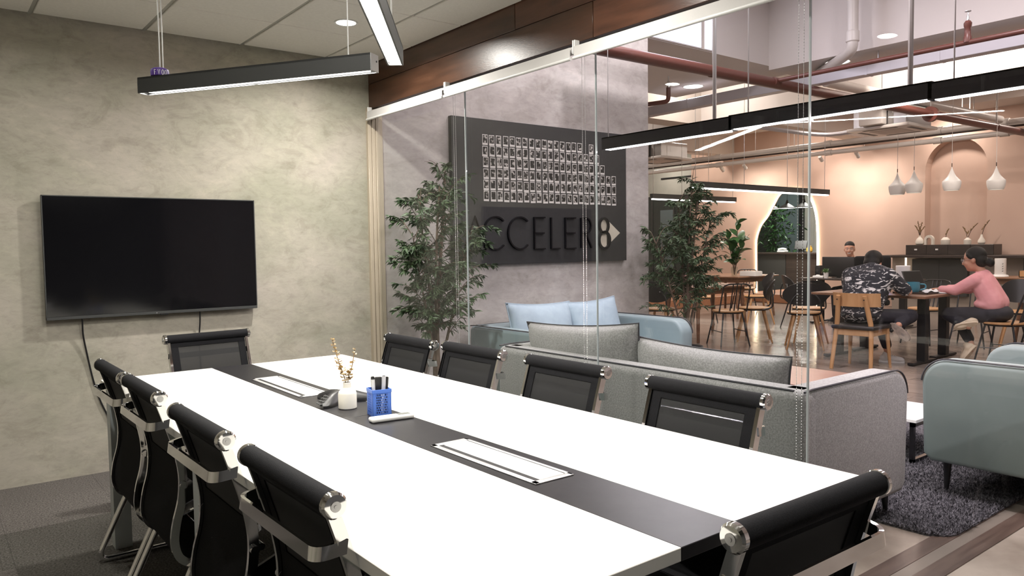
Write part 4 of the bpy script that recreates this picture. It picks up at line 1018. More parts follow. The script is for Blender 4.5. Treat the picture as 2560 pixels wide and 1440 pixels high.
def hanger(parent, x, y, z, top, r=0.007):
    B().cyl((x, y, z), (x, y, top), r, n=6).build('hanger_rod', M_STEEL, parent, 0)
t = thing('sprinkler_main', 'thick red sprinkler pipe running across below the ceiling', 'pipe', (5.0, 4.93, 3.08))
B().tube([(-0.4, 0.005, 0), (9.9, -0.19, 0)], 0.057, 16).build('pipe', M_REDPIPE, t)
for x in (1.45, 6.14, 8.3):
    f = B().tube([(x - 0.03, -0.0192 * x, 0), (x + 0.03, -0.0192 * x, 0)], 0.105 if x == 6.14 else 0.062, 18).build('pipe_collar', M_REDPIPE, t)
    hanger(t, x, -0.0192 * x, 0.05, 1.1 if x < 6 else 0.8)
t = thing('sprinkler_branch', 'thin red sprinkler pipe with an upright sprinkler, branching to the right', 'pipe', (7.49, 4.86, 3.10))
B().tube([(0, 0.0, 0.0), (0.0, -4.9, 0.0)], 0.024, 12).build('pipe', M_REDPIPE, t)
B().tube([(-0.05, 0, -0.01), (0.05, 0, -0.01)], 0.05, 12).build('tee_joint', M_REDPIPE, t)
up = B().lathe([(0.034, 0.0), (0.034, 0.05), (0.028, 0.06), (0.026, 0.13), (0.032, 0.14), (0.034, 0.17), (0.020, 0.19)], (0, -1.93, 0), 14).build('riser', M_REDPIPE, t)
B().lathe([(0.010, 0.19), (0.012, 0.22), (0.005, 0.24), (0.005, 0.27), (0.026, 0.272), (0.026, 0.277)], (0, -1.93, 0), 12).build('sprinkler_head', M_STEEL, up)
t = thing('sprinkler_branch', 'short red sprinkler branch with an elbow and head by the wall end', 'pipe', (7.0, 5.95, 3.0))
B().tube(rounded([(-0.2, 0.9, 0.0), (0.0, 0.0, 0.0), (0, 0, 0.16)], 0.05), 0.026, 10).build('pipe', M_REDPIPE, t)
B().lathe([(0.02, 0.16), (0.018, 0.22), (0.006, 0.24), (0.006, 0.29), (0.02, 0.292)], (0, 0, 0), 12).build('sprinkler_head', M_STEEL, t)
t = thing('cable_tray', 'long pale galvanised cable tray under the ceiling', 'cable tray', (8.33, 2.5, 3.155))
B().b2(-0.07, 0.07, -4.5, 6.3, 0.0, 0.125, 0.004, 1).build('tray', M_DUCT, t, 0)
for y in (-3.0, -1.0, 1.0, 1.75, 4.2): B().b2(-0.073, 0.073, y - 0.012, y + 0.012, -0.003, 0.128).build('tray_joint', M_DUCT, t, 0)
for y in (-0.9, 1.65): hanger(t, 0, y, 0.12, 0.25)
t = thing('drain_pipe', 'white plastic drain pipe coming down with a collar and elbow', 'pipe', (7.9, 4.213, 3.3))
B().tube(rounded([(0, 0, 0.915), (0, 0, 0.07), (0.10, 0.12, 0.045), (0.75, 0.85, 0.04)], 0.10, 5), 0.056, 16).build('pipe', M_WHITEPIPE, t)
B().lathe([(0.058, 0.14), (0.068, 0.15), (0.068, 0.24), (0.066, 0.25), (0.058, 0.26)], n=20).build('pipe_collar', M_WHITEPIPE, t)
t = thing('white_pipe', 'white pipe running beside and above the red sprinkler main', 'pipe', (8.9, 5.08, 3.30))
B().tube([(0, 0, 0), (5.2, -0.08, 0)], 0.062, 14).build('pipe', M_WHITEPIPE, t)
for x in (1.35, 4.3): B().tube([(x, 0, 0), (x + 0.12, 0, 0)], 0.075, 14).build('pipe_collar', M_WHITEPIPE, t); hanger(t, x + 0.06, 0, 0.06, 0.55)
for z, r, lab in ((3.265, 0.055, 'upper white pipe running along the peach wall'), (3.095, 0.045, 'lower white pipe running along the peach wall')):
    t = thing('white_pipe', lab, 'pipe', (14.3, 8.0, z))
    B().tube([(0, -6.5, 0), (0, 5.2, 0)], r, 12).build('pipe', M_WHITEPIPE, t)
    for y in (-3.0, -1.95, 0.1, 2.7): B().tube([(0, y - 0.07, 0), (0, y + 0.07, 0)], r * 1.3, 12).build('pipe_collar', M_WHITEPIPE, t)
    if z > 3.2:
        for y in (-2.4, 0.9, 3.2): 
            for s in (-0.06, 0.06): hanger(t, 0, y + s, r, 0.62)
t = thing('black_conduit', 'thin dark conduit running between the two white pipes', 'conduit', (14.22, 8.0, 3.185))
B().tube([(0, -6.5, 0), (0, 5.2, 0)], 0.018, 8).build('conduit', M_DARKWOOD, t)
tag(B().tube(spline([(11.0, 8.0, 3.38), (11.5, 7.3, 3.2), (12.3, 6.9, 3.15), (12.6, 6.2, 3.24)]), 0.035, 8).build('flexible_duct', M_DUCT), 'drooping grey flexible duct behind the lounge lamps', 'duct')

def cassette(x, y, lab):
    t = thing('air_conditioner', lab, 'air conditioner', (x, y, 2.92), 0, 'ceiling air conditioners in the cafe')
    B().b2(-0.445, 0.445, -0.445, 0.445, 0.0, 0.045, 0.012, 2).build('panel', M_WHITEPIPE, t)
    B().b2(-0.38, 0.38, -0.38, 0.38, 0.045, 0.31, 0.01, 1).build('casing', M_STEEL, t)
    B().b2(-0.22, 0.22, -0.22, 0.22, -0.006, 0.002, 0.004, 1).build('intake_grille', M_SOFFIT, t, 0)
    for a in range(4):
        b = B(); p = [(-0.24, 0.32), (0.24, 0.32), (0.24, 0.385), (-0.24, 0.385)]
        p = [(u * cos(a * pi / 2) - v * sin(a * pi / 2), u * sin(a * pi / 2) + v * cos(a * pi / 2)) for u, v in p]
        b.prism(p, lambda u, v, h: (u, v, h), -0.003, 0.004).build('air_slot', M_DARKGREY, t, 0)
    for sx in (-1, 1):
        for sy in (-1, 1): hanger(t, sx * 0.41, sy * 0.20, 0.2, 0.55)
    B().b2(-0.54, -0.39, -0.12, 0.22, 0.05, 0.28, 0.02, 2).build('pipe_box', M_WHITEPIPE, t)
cassette(11.2, 5.37, 'ceiling air conditioner with steel casing right of the glass edge')
cassette(11.27, 9.82, 'ceiling air conditioner farther left, near the wall end')

t = thing('batten_light', 'bright bare fluorescent batten high beside the far beam', 'lamp', (9.85, 4.35, 3.74))
B().b2(-0.03, 0.03, -0.30, 0.30, 0.02, 0.06, 0.005, 1).build('batten', M_WHITE, t)
B().cyl((0, -0.29, 0), (0, 0.29, 0), 0.02, n=12).build('tube', emis('fluorescent tube', (1, 0.93, 0.86), 9), t)
for y in (-0.25, 0.25): hanger(t, 0, y, 0.06, 0.46)
lamp('batten_or_fill_lamp', 'AREA', (9.85, 4.35, 3.70), 60, (1.0, 0.86, 0.76), 0.5, 0.5, (0, radians(-70), 0))
lamp('batten_or_fill_lamp', 'AREA', (9.85, 2.2, 3.70), 40, (1.0, 0.86, 0.76), 0.5, 0.5, (0, radians(-70), 0))  # extra lamp without a batten, added to brighten the beam face

# far linear lamps
for x0, n_, y, z, lab in ((8.93, 3, 7.15, 2.16, 'far dark linear lamp, longer one before the arch'), (10.45, 2, 9.28, 2.16, 'far dark linear lamp behind the right plant, shorter one')):
    linear_lamp('linear_pendant', lab, (x0, y), (x0 + 1.22 * n_, y - 0.02), z, 'far linear lamps in the cafe', 0.07, 0.085, 3.9, M_DIFF_O, 30, OFFICE, (0.02, 0.34, 0.66, 0.97), M_DARKGREY, M_STEEL, 0.004, 0.028, capm=M_DARKGREY)

# track lights
for y0, y1, ss, lab in ((11.35, 9.68, (10.8, 10.2), 'left ceiling track with two white spotlights above the peach wall'), (8.86, 7.26, (8.4, 7.64), 'right ceiling track with two white spotlights above the peach wall')):
    t = thing('track_light', lab, 'spotlight', (14.55, (y0 + y1) / 2, 3.03)); c = (y0 + y1) / 2; hid = False
    zt = 0.35 if hid else 0.075
    B().b2(-0.012, 0.012, y1 - c, y0 - c, zt - 0.01, zt + 0.01).build('rail', M_DARKGREY, t, 0)
    for f in (0.15, 0.85): B().cyl((0, y1 - c + (y0 - y1) * f, zt), (0, y1 - c + (y0 - y1) * f, 0.9), 0.004, n=6).build('suspension_wire', M_STEEL, t, 0)
    for s in ss:
        B().cyl((0, s - c, zt - 0.01), (0, s - c, zt - 0.06), 0.012, n=8).build('bracket', M_WHITE, t)
        B().tube([(-0.05, s - c, zt - 0.045), (0.05, s - c, zt - 0.12), (0.052, s - c, zt - 0.1215)], [0.036, 0.038, 0.030], 14).build('spot_head', M_WHITE, t)
        lamp('spot_lamp', 'SPOT', (14.62, s, 3.03 + zt - 0.14), 75, (1.0, 0.88, 0.79), 0.05, rot=(0, radians(-62), 0), spot=radians(88), blend=0.9)

# bell pendants
prof = [(0.098, 0.0), (0.100, 0.003), (0.116, 0.045), (0.124, 0.095), (0.125, 0.128), (0.120, 0.140), (0.095, 0.165), (0.060, 0.205), (0.036, 0.250), (0.018, 0.300), (0.008, 0.325), (0.006, 0.345)]
for k, (x, y, z, lab) in enumerate(((12.15, 5.73, 2.06, 'white bell-shaped pendant lamp, first from the left'), (12.10, 5.455, 2.07, 'white bell-shaped pendant lamp, second from the left'), (12.09, 4.91, 2.07, 'white bell-shaped pendant lamp before the arched niche'), (12.56, 4.49, 2.07, 'white bell-shaped pendant lamp at the far right'))):
    t = thing('bell_pendant', lab, 'pendant lamp', (x, y, z), 0, 'white bell pendants')
    sh = B().lathe([(0.090, 0.004), (0.094, 0.0)] + prof, n=28, cap=False).build('shade', M_WHITE, t)
    B().lathe([(0.089, 0.012), (0.0, 0.012)], n=20, cap=False).build('diffuser', emis('bell lamp glow', (1, 0.9, 0.78), 3), t)
    B().tube([(0, 0, 0.34), (0, 0, 0.40)], 0.006, 8).build('stem', M_DARKWOOD, t)
    B().cyl((0, 0, 0.39), (0, 0, 3.92 - z), 0.0035, n=6).build('cord', M_WHITE, t)

# ================================================================== CAFE BACKGROUND
t = thing('bar_counter', 'long dark bar counter along the peach wall', 'counter', (15.1, 4.6, 0))
B().b2(-0.40, 0.45, -6.0, 2.66, 1.02, 1.066, 0.004, 1).build('bar_top', M_DARKWOOD, t, 0)
B().b2(0.05, 0.45, -6.0, 2.62, 0.0, 1.02).build('back_panel', mat('taupe panel', (0.30, 0.255, 0.215), 0.7), t, 0)
for y0, y1 in ((1.22, 2.20),): 
    cb = B().b2(-0.05, 0.05, y0, y1, 0.30, 0.985, 0.003, 1).build('cabinet_panel', M_DARKGREY, t, 0)
    B().b2(-0.056, -0.048, (y0 + y1) / 2 - 0.003, (y0 + y1) / 2 + 0.003, 0.31, 0.98).build('panel_gap', M_BLACK, cb, 0)
for y in (-5.5, -2.5, 0.3): B().b2(-0.05, 0.05, y - 0.03, y + 0.03, 0, 1.02).build('support', M_DARKGREY, t, 0)
led2 = tag(B().b2(15.03, 15.05, 6.895, 6.925, 0.42, 1.015, 0.003, 1).build('led_bar', emis('white led bar', (1, 0.83, 0.62), 4)), 'vertical glowing bar below the counter end', 'light strip')
t = thing('drawer_cabinet', 'low dark drawer cabinet standing on the bar counter', 'cabinet', (15.36, 6.21, 1.066))
B().b2(-0.18, 0.19, -0.77, 0.77, 0, 0.19, 0.003, 1).build('case', M_DARKWOOD, t, 0)
for k in range(4):
    d = B().b2(-0.190, -0.178, -0.765 + 0.384 * k, -0.387 + 0.384 * k, 0.006, 0.184, 0.002, 1).build('drawer', M_DARKWOOD, t, 0)
    if k in (2, 3): B().b2(-0.20, -0.189, -0.60 + 0.384 * k, -0.55 + 0.384 * k, 0.085, 0.115, 0.003, 1).build('handle', M_WHITE, d, 0)
def ornament(y, label, prof_, twigs=(), arch_=False):
    t = thing('ornament_vase', label, 'vase', (15.36, y, 1.256), 0, 'white ornaments on the drawer cabinet')
    if arch_:
        B().prism([(-0.085, 0), (-0.085, 0.10)] + [(0.085 * cos(a), 0.10 + 0.085 * sin(a)) for a in [pi - pi * k / 12 for k in range(1, 12)]] + [(0.085, 0.10), (0.085, 0), (0.045, 0), (0.045, 0.08)] + [(0.045 * cos(a), 0.09 + 0.045 * sin(a)) for a in [pi * k / 10 for k in range(1, 10)]] + [(-0.045, 0.08), (-0.045, 0)], lambda u, v, h: (h, u, v), -0.03, 0.03).build('arch_body', M_CERAMIC, t, 30)
    else: B().lathe(prof_, n=20).build('vase_body', M_CERAMIC, t)
    top = prof_[-1][1] if prof_ else 0
    for (dx, dy, h) in twigs:
        o = B().tube(spline([(0, 0, top - 0.03), (dx * 0.3, dy * 0.35, top + h * 0.5), (dx, dy, top + h)], 5), 0.006, 6).build('dried_twig', M_BARK, t)
        lf = B(); r6 = random.Random(int(1000 * (dy + 1)))
        for q in range(8): lf.ell((dx * q / 8, dy * q / 8 + r6.uniform(-0.01, 0.01), top + h * (0.35 + 0.65 * q / 8)), (0.008, 0.012, 0.014), 6, 4)
        lf.build('bud', M_TWIG, o, kind='stuff')
bott = [(0.05, 0), (0.075, 0.02), (0.078, 0.07), (0.05, 0.12), (0.02, 0.15), (0.018, 0.18)]
ornament(6.80, 'white ornament vase with bushy dried twigs, leftmost on the drawer cabinet', bott, ((0.0, 0.04, 0.28), (0.02, -0.03, 0.26), (-0.02, 0.09, 0.2), (0, -0.09, 0.18)))
ornament(6.62, 'small white arch-shaped ornament on the drawer cabinet', None, (), True)
ornament(6.33, 'white vase with one short dark twig, middle of the drawer cabinet', [(0.075, 0), (0.08, 0.01), (0.08, 0.09), (0.04, 0.135), (0.03, 0.14)], ((0, -0.06, 0.16),))
ornament(5.945, 'white vase with two crossed dark twigs on the drawer cabinet', [(0.06, 0), (0.063, 0.01), (0.063, 0.085), (0.02, 0.12), (0.018, 0.13)], ((0, -0.17, 0.26), (0, 0.09, 0.2)))
ornament(5.71, 'white bulb-shaped vase with a single tall twig, rightmost on the drawer cabinet', [(0.04, 0), (0.062, 0.03), (0.06, 0.07), (0.025, 0.13), (0.014, 0.18)], ((0, -0.13, 0.26),))

# room behind the arch
t = thing('reception_counter', 'dark reception counter seen through the arched doorway', 'counter', (18.1, 11.2, 0))
B().b2(-0.30, 0.40, -2.6, 1.9, 1.03, 1.075, 0.004, 1).build('counter_top', M_DARKWOOD, t, 0)
for k in range(5): B().b2(-0.22, -0.18, -2.55 + 0.88 * k, -1.685 + 0.88 * k, 0.02, 1.03, 0.003, 1).build('front_panel', M_DARKGREY if k != 2 else M_DARKWOOD, t, 0)
B().b2(-0.18, 0.35, -2.55, 1.85, 0, 1.02).build('carcass', M_BLACK, t, 0)
t = thing('desk_phone', 'white desk phone on the reception counter', 'phone', (18.0, 11.45, 1.075)); B().box((0, 0, 0.03), (0.2, 0.22, 0.05), 0.02, 2).build('phone_base', M_WHITE, t); B().tube(spline([(-0.02, -0.12, 0.08), (0, 0, 0.10), (-0.02, 0.12, 0.08)]), 0.025, 8).build('handset', M_WHITE, t)
t = thing('sales_terminal', 'dark tilted payment screen on the reception counter', 'monitor', (18.05, 10.95, 1.075)); B().box((0, 0, 0.19), (0.03, 0.32, 0.24), 0.01, 1, (0, 0.35, 0.2)).build('screen', M_BLACK, t); B().cyl((0.02, 0, 0), (0.02, 0, 0.15), 0.03).build('stand', M_BLACK, t); B().box((0.02, 0, 0.01), (0.16, 0.2, 0.02), 0.004, 1).build('foot', M_BLACK, t)
t = thing('yellow_jar', 'small rounded yellow jar beside the payment screen', 'jar', (18.0, 10.68, 1.075)); B().lathe([(0.05, 0), (0.075, 0.03), (0.075, 0.10), (0.05, 0.14)], n=16).build('jar_body', M_YELLOW, t); B().lathe([(0.052, 0.14), (0.052, 0.165), (0.02, 0.17)], n=16).build('lid', M_YELLOW, t)
for y, lab in ((11.28, 'black dome pendant behind the arch, left'), (10.82, 'black dome pendant behind the arch, middle'), (10.36, 'black dome pendant behind the arch, right')):
    t = thing('dome_pendant', lab, 'pendant lamp', (17.2, y, 2.19), 0, 'dome pendants behind the arch')
    B().lathe([(0.20, 0), (0.195, 0.02), (0.12, 0.07), (0.04, 0.12), (0.02, 0.20)], n=20, cap=False).build('shade', M_BLACK, t)
    B().lathe([(0.197, 0.001), (0.0, 0.001)], n=20, cap=False).build('diffuser', emis('dome lamp glow', (1, 0.95, 0.9), 5), t)
    B().cyl((0, 0, 0.2), (0, 0, 2.0), 0.005, n=6).build('cord', M_BLACK, t)
lamp('dome_lamp', 'AREA', (17.2, 10.8, 2.17), 60, (1, 0.95, 0.88), 0.3, 1.0)
lamp('arch_room_fill_lamp', 'AREA', (18.6, 11.0, 3.88), 220, (1, 0.95, 0.88), 0.3, 1.0)  # unseen lamp added to brighten the room behind the arch
t = thing('round_column', 'pale grey rounded column in the room behind the arch', 'column', (19.4, 10.75, 0)); B().lathe([(0.55, 0), (0.55, 4.2)], n=32).build('shaft', M_FLESHWALL, t); B().lathe([(0.565, 0), (0.565, 0.1)], n=32).build('base', M_DARKGREY, t)
t = thing('green_shrub', 'leafy green plants at the window seen through the arch', 'plant', (19.6, 12.75, 0.9)); sb = B(); r7 = random.Random(3)
B().b2(-0.2, 0.2, -0.7, 0.7, -0.9, 0.0, 0.02).build('planter', M_BLACK, t)
for k in range(420):
    p = Vector((r7.uniform(-0.2, 0.2), r7.gauss(0, 0.32), r7.uniform(0, 1.45))); Mx = Euler((r7.uniform(-1, 1), r7.uniform(-1, 1), r7.uniform(0, 6.28))).to_matrix()
    sb.add([p + Mx @ (Vector(v) * 1.9) for v in LEAFME.v], LEAFME.f)
sb.build('foliage', M_LEAF2, t, 0, kind='stuff')

# ================================================================== CAFE TABLES AND CHAIRS
def post_table(label, x0, x1, y0, y1, posts, topm=M_WALNUT, z=0.75):
    cx, cy = (x0 + x1) / 2, (y0 + y1) / 2; t = thing('cafe_table', label, 'table', (cx, cy, 0))
    B().b2(x0 - cx, x1 - cx, y0 - cy, y1 - cy, z - 0.028, z, 0.004, 1).build('tabletop', topm, t, 0)
    for px, py in posts:
        px -= cx; py -= cy
        B().b2(px - 0.045, px + 0.045, py - 0.045, py + 0.045, 0.03, z - 0.028, 0.004, 1).build('post', M_BLACK, t, 0)
        f = B().b2(px - 0.28, px + 0.28, py - 0.035, py + 0.035, 0.006, 0.034, 0.006, 1); f.build('foot', M_BLACK, t, 0)
        for s in (-1, 1): B().cyl((px + s * 0.26, py, 0), (px + s * 0.26, py, 0.008), 0.02, n=10).build('glide', M_BLACK, t)
    return t
post_table('dark cafe table with black posts, nearest the viewer, where the man in patterned shirt sits', 8.33, 8.955, 3.63, 4.92, ((8.60, 3.76), (8.60, 4.72)))
post_table('second dark cafe table joined behind the first, where the woman in pink leans', 8.965, 9.58, 3.68, 4.94, ((9.26, 3.82), (9.26, 4.74)))
post_table('dark desk with a black monitor, in front of the smiling man', 11.55, 12.2, 5.3, 7.05, ((11.9, 5.5), (11.9, 6.85)), M_DARKWOOD)
def leg_table(label, x0, x1, y0, y1, z=0.75, topm=M_WALNUT):
    cx, cy = (x0 + x1) / 2, (y0 + y1) / 2; t = thing('wooden_table', label, 'table', (cx, cy, 0)); hx, hy = (x1 - x0) / 2, (y1 - y0) / 2
    B().b2(-hx, hx, -hy, hy, z - 0.026, z, 0.008, 2).build('tabletop', topm, t, 0)
    B().b2(-hx + 0.1, hx - 0.1, -hy + 0.08, hy - 0.08, z - 0.11, z - 0.026).build('apron', topm, t, 0)
    for sx in (-1, 1):
        for sy in (-1, 1): B().cyl((sx * (hx - 0.14), sy * (hy - 0.12), z - 0.03), (sx * (hx - 0.07), sy * (hy - 0.06), 0), 0.032, 0.020, 10).build('leg', topm, t)
leg_table('brown wooden table behind the black spindle chair, partly behind the right plant', 8.22, 9.46, 6.48, 7.20)
leg_table('far brown wooden table carrying the broad-leaved plant', 11.30, 12.55, 8.05, 9.25)
leg_table('wooden table at the right edge behind the woman in pink', 10.95, 11.7, 2.2, 3.75)
leg_table('far wooden table behind the right white cylinder, at the right edge', 13.3, 13.95, 3.2, 5.1, topm=mat('mid brown wood', (0.24, 0.125, 0.07), 0.4))
t = thing('wooden_tray', 'wooden tray box on the far right table', 'tray', (13.6, 4.25, 0.75)); B().b2(-0.2, 0.2, -0.45, 0.2, 0, 0.012).build('tray_base', M_OAK, t, 0)
for a in ((-0.2, -0.19, -0.45, 0.2), (0.19, 0.2, -0.45, 0.2), (-0.2, 0.2, 0.19, 0.2), (-0.2, 0.2, -0.45, -0.44)): B().b2(*a, 0, 0.10).build('tray_side', M_OAK, t, 0)

# wooden chair (faces +x)
def wood_chair(label, loc, rz):
    t = thing('wooden_chair', label, 'chair', loc, rz)
    for s in (-1, 1):
        B().tube(spline([(-0.235, s * 0.205, 0), (-0.175, s * 0.180, 0.42), (-0.185, s * 0.165, 0.55), (-0.235, s * 0.135, 0.78)], 5), [0.015 + 0.011 * sin(pi * min(1, 0.12 + 0.62 * q / 15)) for q in range(16)], 10).build('leg', M_OAK, t)
        B().cyl((0.225, s * 0.215, 0), (0.19, s * 0.19, 0.42), 0.014, 0.024, 10).build('leg', M_OAK, t)
        B().b2(-0.17, 0.19, s * 0.185 - 0.011, s * 0.185 + 0.011, 0.36, 0.425, 0.004, 1).build('side_rail', M_OAK, t, 0)
    B().b2(-0.185, -0.163, -0.18, 0.18, 0.36, 0.425, 0.004, 1).build('back_rail', M_OAK, t, 0)
    B().b2(0.175, 0.197, -0.19, 0.19, 0.36, 0.425, 0.004, 1).build('front_rail', M_OAK, t, 0)
    B().b2(-0.215, 0.235, -0.225, 0.225, 0.425, 0.468, 0.018, 3).build('seat', mat('black seat leather', (0.02, 0.018, 0.018), 0.45), t)
    n = 14; vs = []
    for i in range(n + 1):
        a = -0.60 + 1.2 * i / n; y = 0.40 * sin(a) / sin(0.60) * 0.61; bow = 0.11 * (1 - cos(a)) / (1 - cos(0.6))
        for z, th in ((0.665, 0.0), (0.73, -0.004), (0.805, -0.014)):
            x = -0.215 + bow + th
            vs.append((x - 0.009, y, z)); vs.append((x + 0.009, y, z))
    fs = []
    for i in range(n):
        a = i * 6; c = a + 6
        for k in (0, 2): fs += [(a + k, c + k, c + k + 2, a + k + 2), (a + k + 1, a + k + 3, c + k + 3, c + k + 1)]
        fs += [(a, a + 1, c + 1, c), (a + 4, c + 4, c + 5, a + 5)]
    fs += [(0, 2, 4, 5, 3, 1), tuple(n * 6 + q for q in (0, 1, 3, 5, 4, 2))]
    B().add(vs, fs).build('backrest', M_OAK, t, 50)
    for s in (-1, 1): B().cyl((-0.265, s * 0.139, 0.74), (-0.252, s * 0.139, 0.74), 0.006, n=8).build('screw', M_BLACK, t)
    return t
wood_chair('oak chair with a curved back board, under the man in patterned shirt', (7.835, 4.055, 0), radians(4))

def shell_chair(wide=False, black_legs=False):
    t = thing('plywood_chair', 'x', 'chair', (0, 0, 0), 0, 'black-backed cafe chairs')
    ww = 0.27 if wide else 0.215
    n, m_ = 14, 6; vs = []
    for i in range(n + 1):
        u = -cos(pi * i / n)
        for j in range(m_ + 1):
            v = -1 + 2 * j / m_; vv = v * (1 - 0.0 * u * u); lim = max(0.0, 1 - abs(u) ** 2.6) ** 0.5
            z = 0.685 + 0.135 * vv * max(lim, 0.03) + 0.02 * (1 - u * u) * (v + 1) / 2; x = -0.225 + 0.085 * u * u - 0.035 * vv * lim
            vs.append((x, u * ww, z))
    fs = [(i * (m_ + 1) + j, (i + 1) * (m_ + 1) + j, (i + 1) * (m_ + 1) + j + 1, i * (m_ + 1) + j + 1) for i in range(n) for j in range(m_)]
    k = len(vs); vs2 = [(x - 0.013, y, z) for x, y, z in vs]; fs2 = [tuple(q + k for q in f[::-1]) for f in fs]; rim = []
    for i in range(n): rim += [(i * 7, i * 7 + k, (i + 1) * 7 + k, (i + 1) * 7), (i * 7 + 6, (i + 1) * 7 + 6, (i + 1) * 7 + 6 + k, i * 7 + 6 + k)]
    for j in range(m_): rim += [(j, j + 1, j + 1 + k, j + k), (n * 7 + j, n * 7 + j + k, n * 7 + j + 1 + k, n * 7 + j + 1)]
    bo = B().add(vs + vs2, fs + fs2 + rim).build('backrest', M_BLACKMETAL, t, 50)
    for y in (-0.09, 0.09): B().cyl((-0.245, y, 0.70), (-0.238, y, 0.70), 0.007, n=8).build('rivet', M_STEEL, bo)
    for s in (-1, 1):
        B().tube(rounded([(-0.225, s * 0.10, 0.70), (-0.235, s * 0.17, 0.62), (-0.235, s * 0.185, 0.475), (-0.10, s * 0.17, 0.438), (0.12, s * 0.14, 0.438)], 0.05, 5), 0.010, 8).build('back_tube', M_BLACKMETAL, t)
    B().lathe([(0.0, 0.442), (0.19, 0.442), (0.212, 0.452), (0.208, 0.464), (0.0, 0.458)], (0.0, 0, 0), 26, cap=False).build('seat', M_OAK if not black_legs else M_WALNUT, t, 50)
    B().lathe([(0.15, 0.425), (0.2, 0.43), (0.205, 0.444), (0.15, 0.444)], n=24, cap=False).build('seat_rim', M_BLACKMETAL, t)
    for sx in (-1, 1):
        for sy in (-1, 1): B().cyl((sx * 0.12, sy * 0.12, 0.44), (sx * 0.225, sy * 0.215, 0), 0.019 if not black_legs else 0.011, 0.011 if not black_legs else 0.009, 10).build('leg', M_OAK if not black_legs else M_BLACKMETAL, t)
    return t
def spindle_chair():
    t = thing('spindle_chair', 'x', 'chair', (0, 0, 0), 0, 'black metal spindle chairs')
    hoop = rounded([(-0.14, -0.19, 0.45), (-0.255, -0.185, 0.79), (-0.265, -0.11, 0.815), (-0.265, 0.11, 0.815), (-0.255, 0.185, 0.79), (-0.14, 0.19, 0.45)], 0.05, 5)
    B().tube(hoop, 0.010, 8).build('back_hoop', M_BLACKMETAL, t)
    for y in (-0.055, 0.0, 0.055): B().tube([(-0.165, y, 0.45), (-0.265, y, 0.815)], 0.008, 8).build('spindle', M_BLACKMETAL, t)
    B().lathe([(0.0, 0.440), (0.19, 0.440), (0.205, 0.448), (0.203, 0.462), (0.19, 0.466), (0.0, 0.460)], n=28, cap=False).build('seat', M_OAK, t, 50)
    B().tube([(0.18 * cos(2 * pi * k / 24), 0.18 * sin(2 * pi * k / 24), 0.432) for k in range(24)], 0.009, 6, closed=True).build('seat_ring', M_BLACKMETAL, t)
    for sx in (-1, 1):
        for sy in (-1, 1): B().cyl((sx * 0.13, sy * 0.13, 0.435), (sx * 0.215, sy * 0.20, 0), 0.011, 0.010, 8).build('leg', M_BLACKMETAL, t)
    for s in (-1, 1): B().cyl((-0.18, s * 0.17, 0.19), (0.18, s * 0.17, 0.19), 0.006, n=6).build('stretcher', M_BLACKMETAL, t)
    return t
sh1 = shell_chair(); sh2 = shell_chair(True); sh3 = shell_chair(False, True); sp1 = spindle_chair()
def place(first, used, x, y, a, lab):
    if not used: first.location = (x, y, 0); first.rotation_euler = (0, 0, radians(a)); first['label'] = lab
    else: dup(first, (x, y, 0), radians(a), lab)
for i, s_ in enumerate([(9.0, 6.16, 128, 'black-backed chair with tan wooden legs, right of the spindle chair'), (11.05, 7.50, 140, 'black-backed chair with tan legs seen edge-on, just left of the arch step'),
                        (8.05, 7.0, 20, 'black-backed chair half hidden behind the right olive-like plant'), (10.62, 3.50, -160, 'black-backed chair behind the woman in pink')]): place(sh1, i, *s_)
for i, s_ in enumerate([(9.45, 5.62, 40, 'wide black-backed chair with two rivets, farther of a pair left of the patterned shirt'), (8.82, 5.30, 35, 'wide black-backed chair, nearer of a pair left of the patterned shirt')]): place(sh2, i, *s_)
place(sh3, 0, 10.72, 6.52, -40, 'black chair with thin black legs and a back seen edge-on, under the bead chain')
for i, s_ in enumerate([(8.40, 6.14, 62, 'black spindle chair with a round wooden seat, back turned, in front of the brown table'), (9.12, 3.16, 90, 'black spindle chair under the woman in pink'),
                        (10.35, 4.50, 172, 'black spindle chair behind the mug and the laptop, left one'), (10.42, 3.98, 188, 'black spindle chair behind the mug and the laptop, right one'),
                        (10.35, 8.05, 30, 'black spindle chair at the far table, left one'), (12.75, 8.95, 200, 'black spindle chair at the far table behind the white paper stack'), (10.0, 3.05, 95, 'black spindle chair at the right edge, behind the seated woman')]): place(sp1, i, *s_)

t = thing('office_chair', 'high-backed black office chair behind the man in patterned shirt', 'chair', (11.0, 5.55, 0), radians(30))
B().box((-0.24, 0, 0.82), (0.09, 0.48, 0.62), 0.04, 3, (0, -0.12, 0)).build('backrest', M_BLACKFAB, t); B().box((0.02, 0, 0.46), (0.48, 0.48, 0.09), 0.035, 3).build('seat', M_BLACKFAB, t)
B().cyl((0, 0, 0.08), (0, 0, 0.42), 0.028).build('gas_lift', M_BLACK, t)
for k in range(5):
    a = 2 * pi * k / 5; B().tube([(0, 0, 0.10), (0.30 * cos(a), 0.30 * sin(a), 0.065)], [0.026, 0.016], 8).build('base_arm', M_BLACK, t); B().ell((0.30 * cos(a), 0.30 * sin(a), 0.030), 0.030, 10, 8).build('castor', M_BLACK, t)
for s in (-1, 1): B().tube(rounded([(-0.2, s * 0.27, 0.50), (-0.2, s * 0.27, 0.68), (0.12, s * 0.27, 0.68)], 0.05), 0.018, 8).build('armrest', M_BLACK, t)

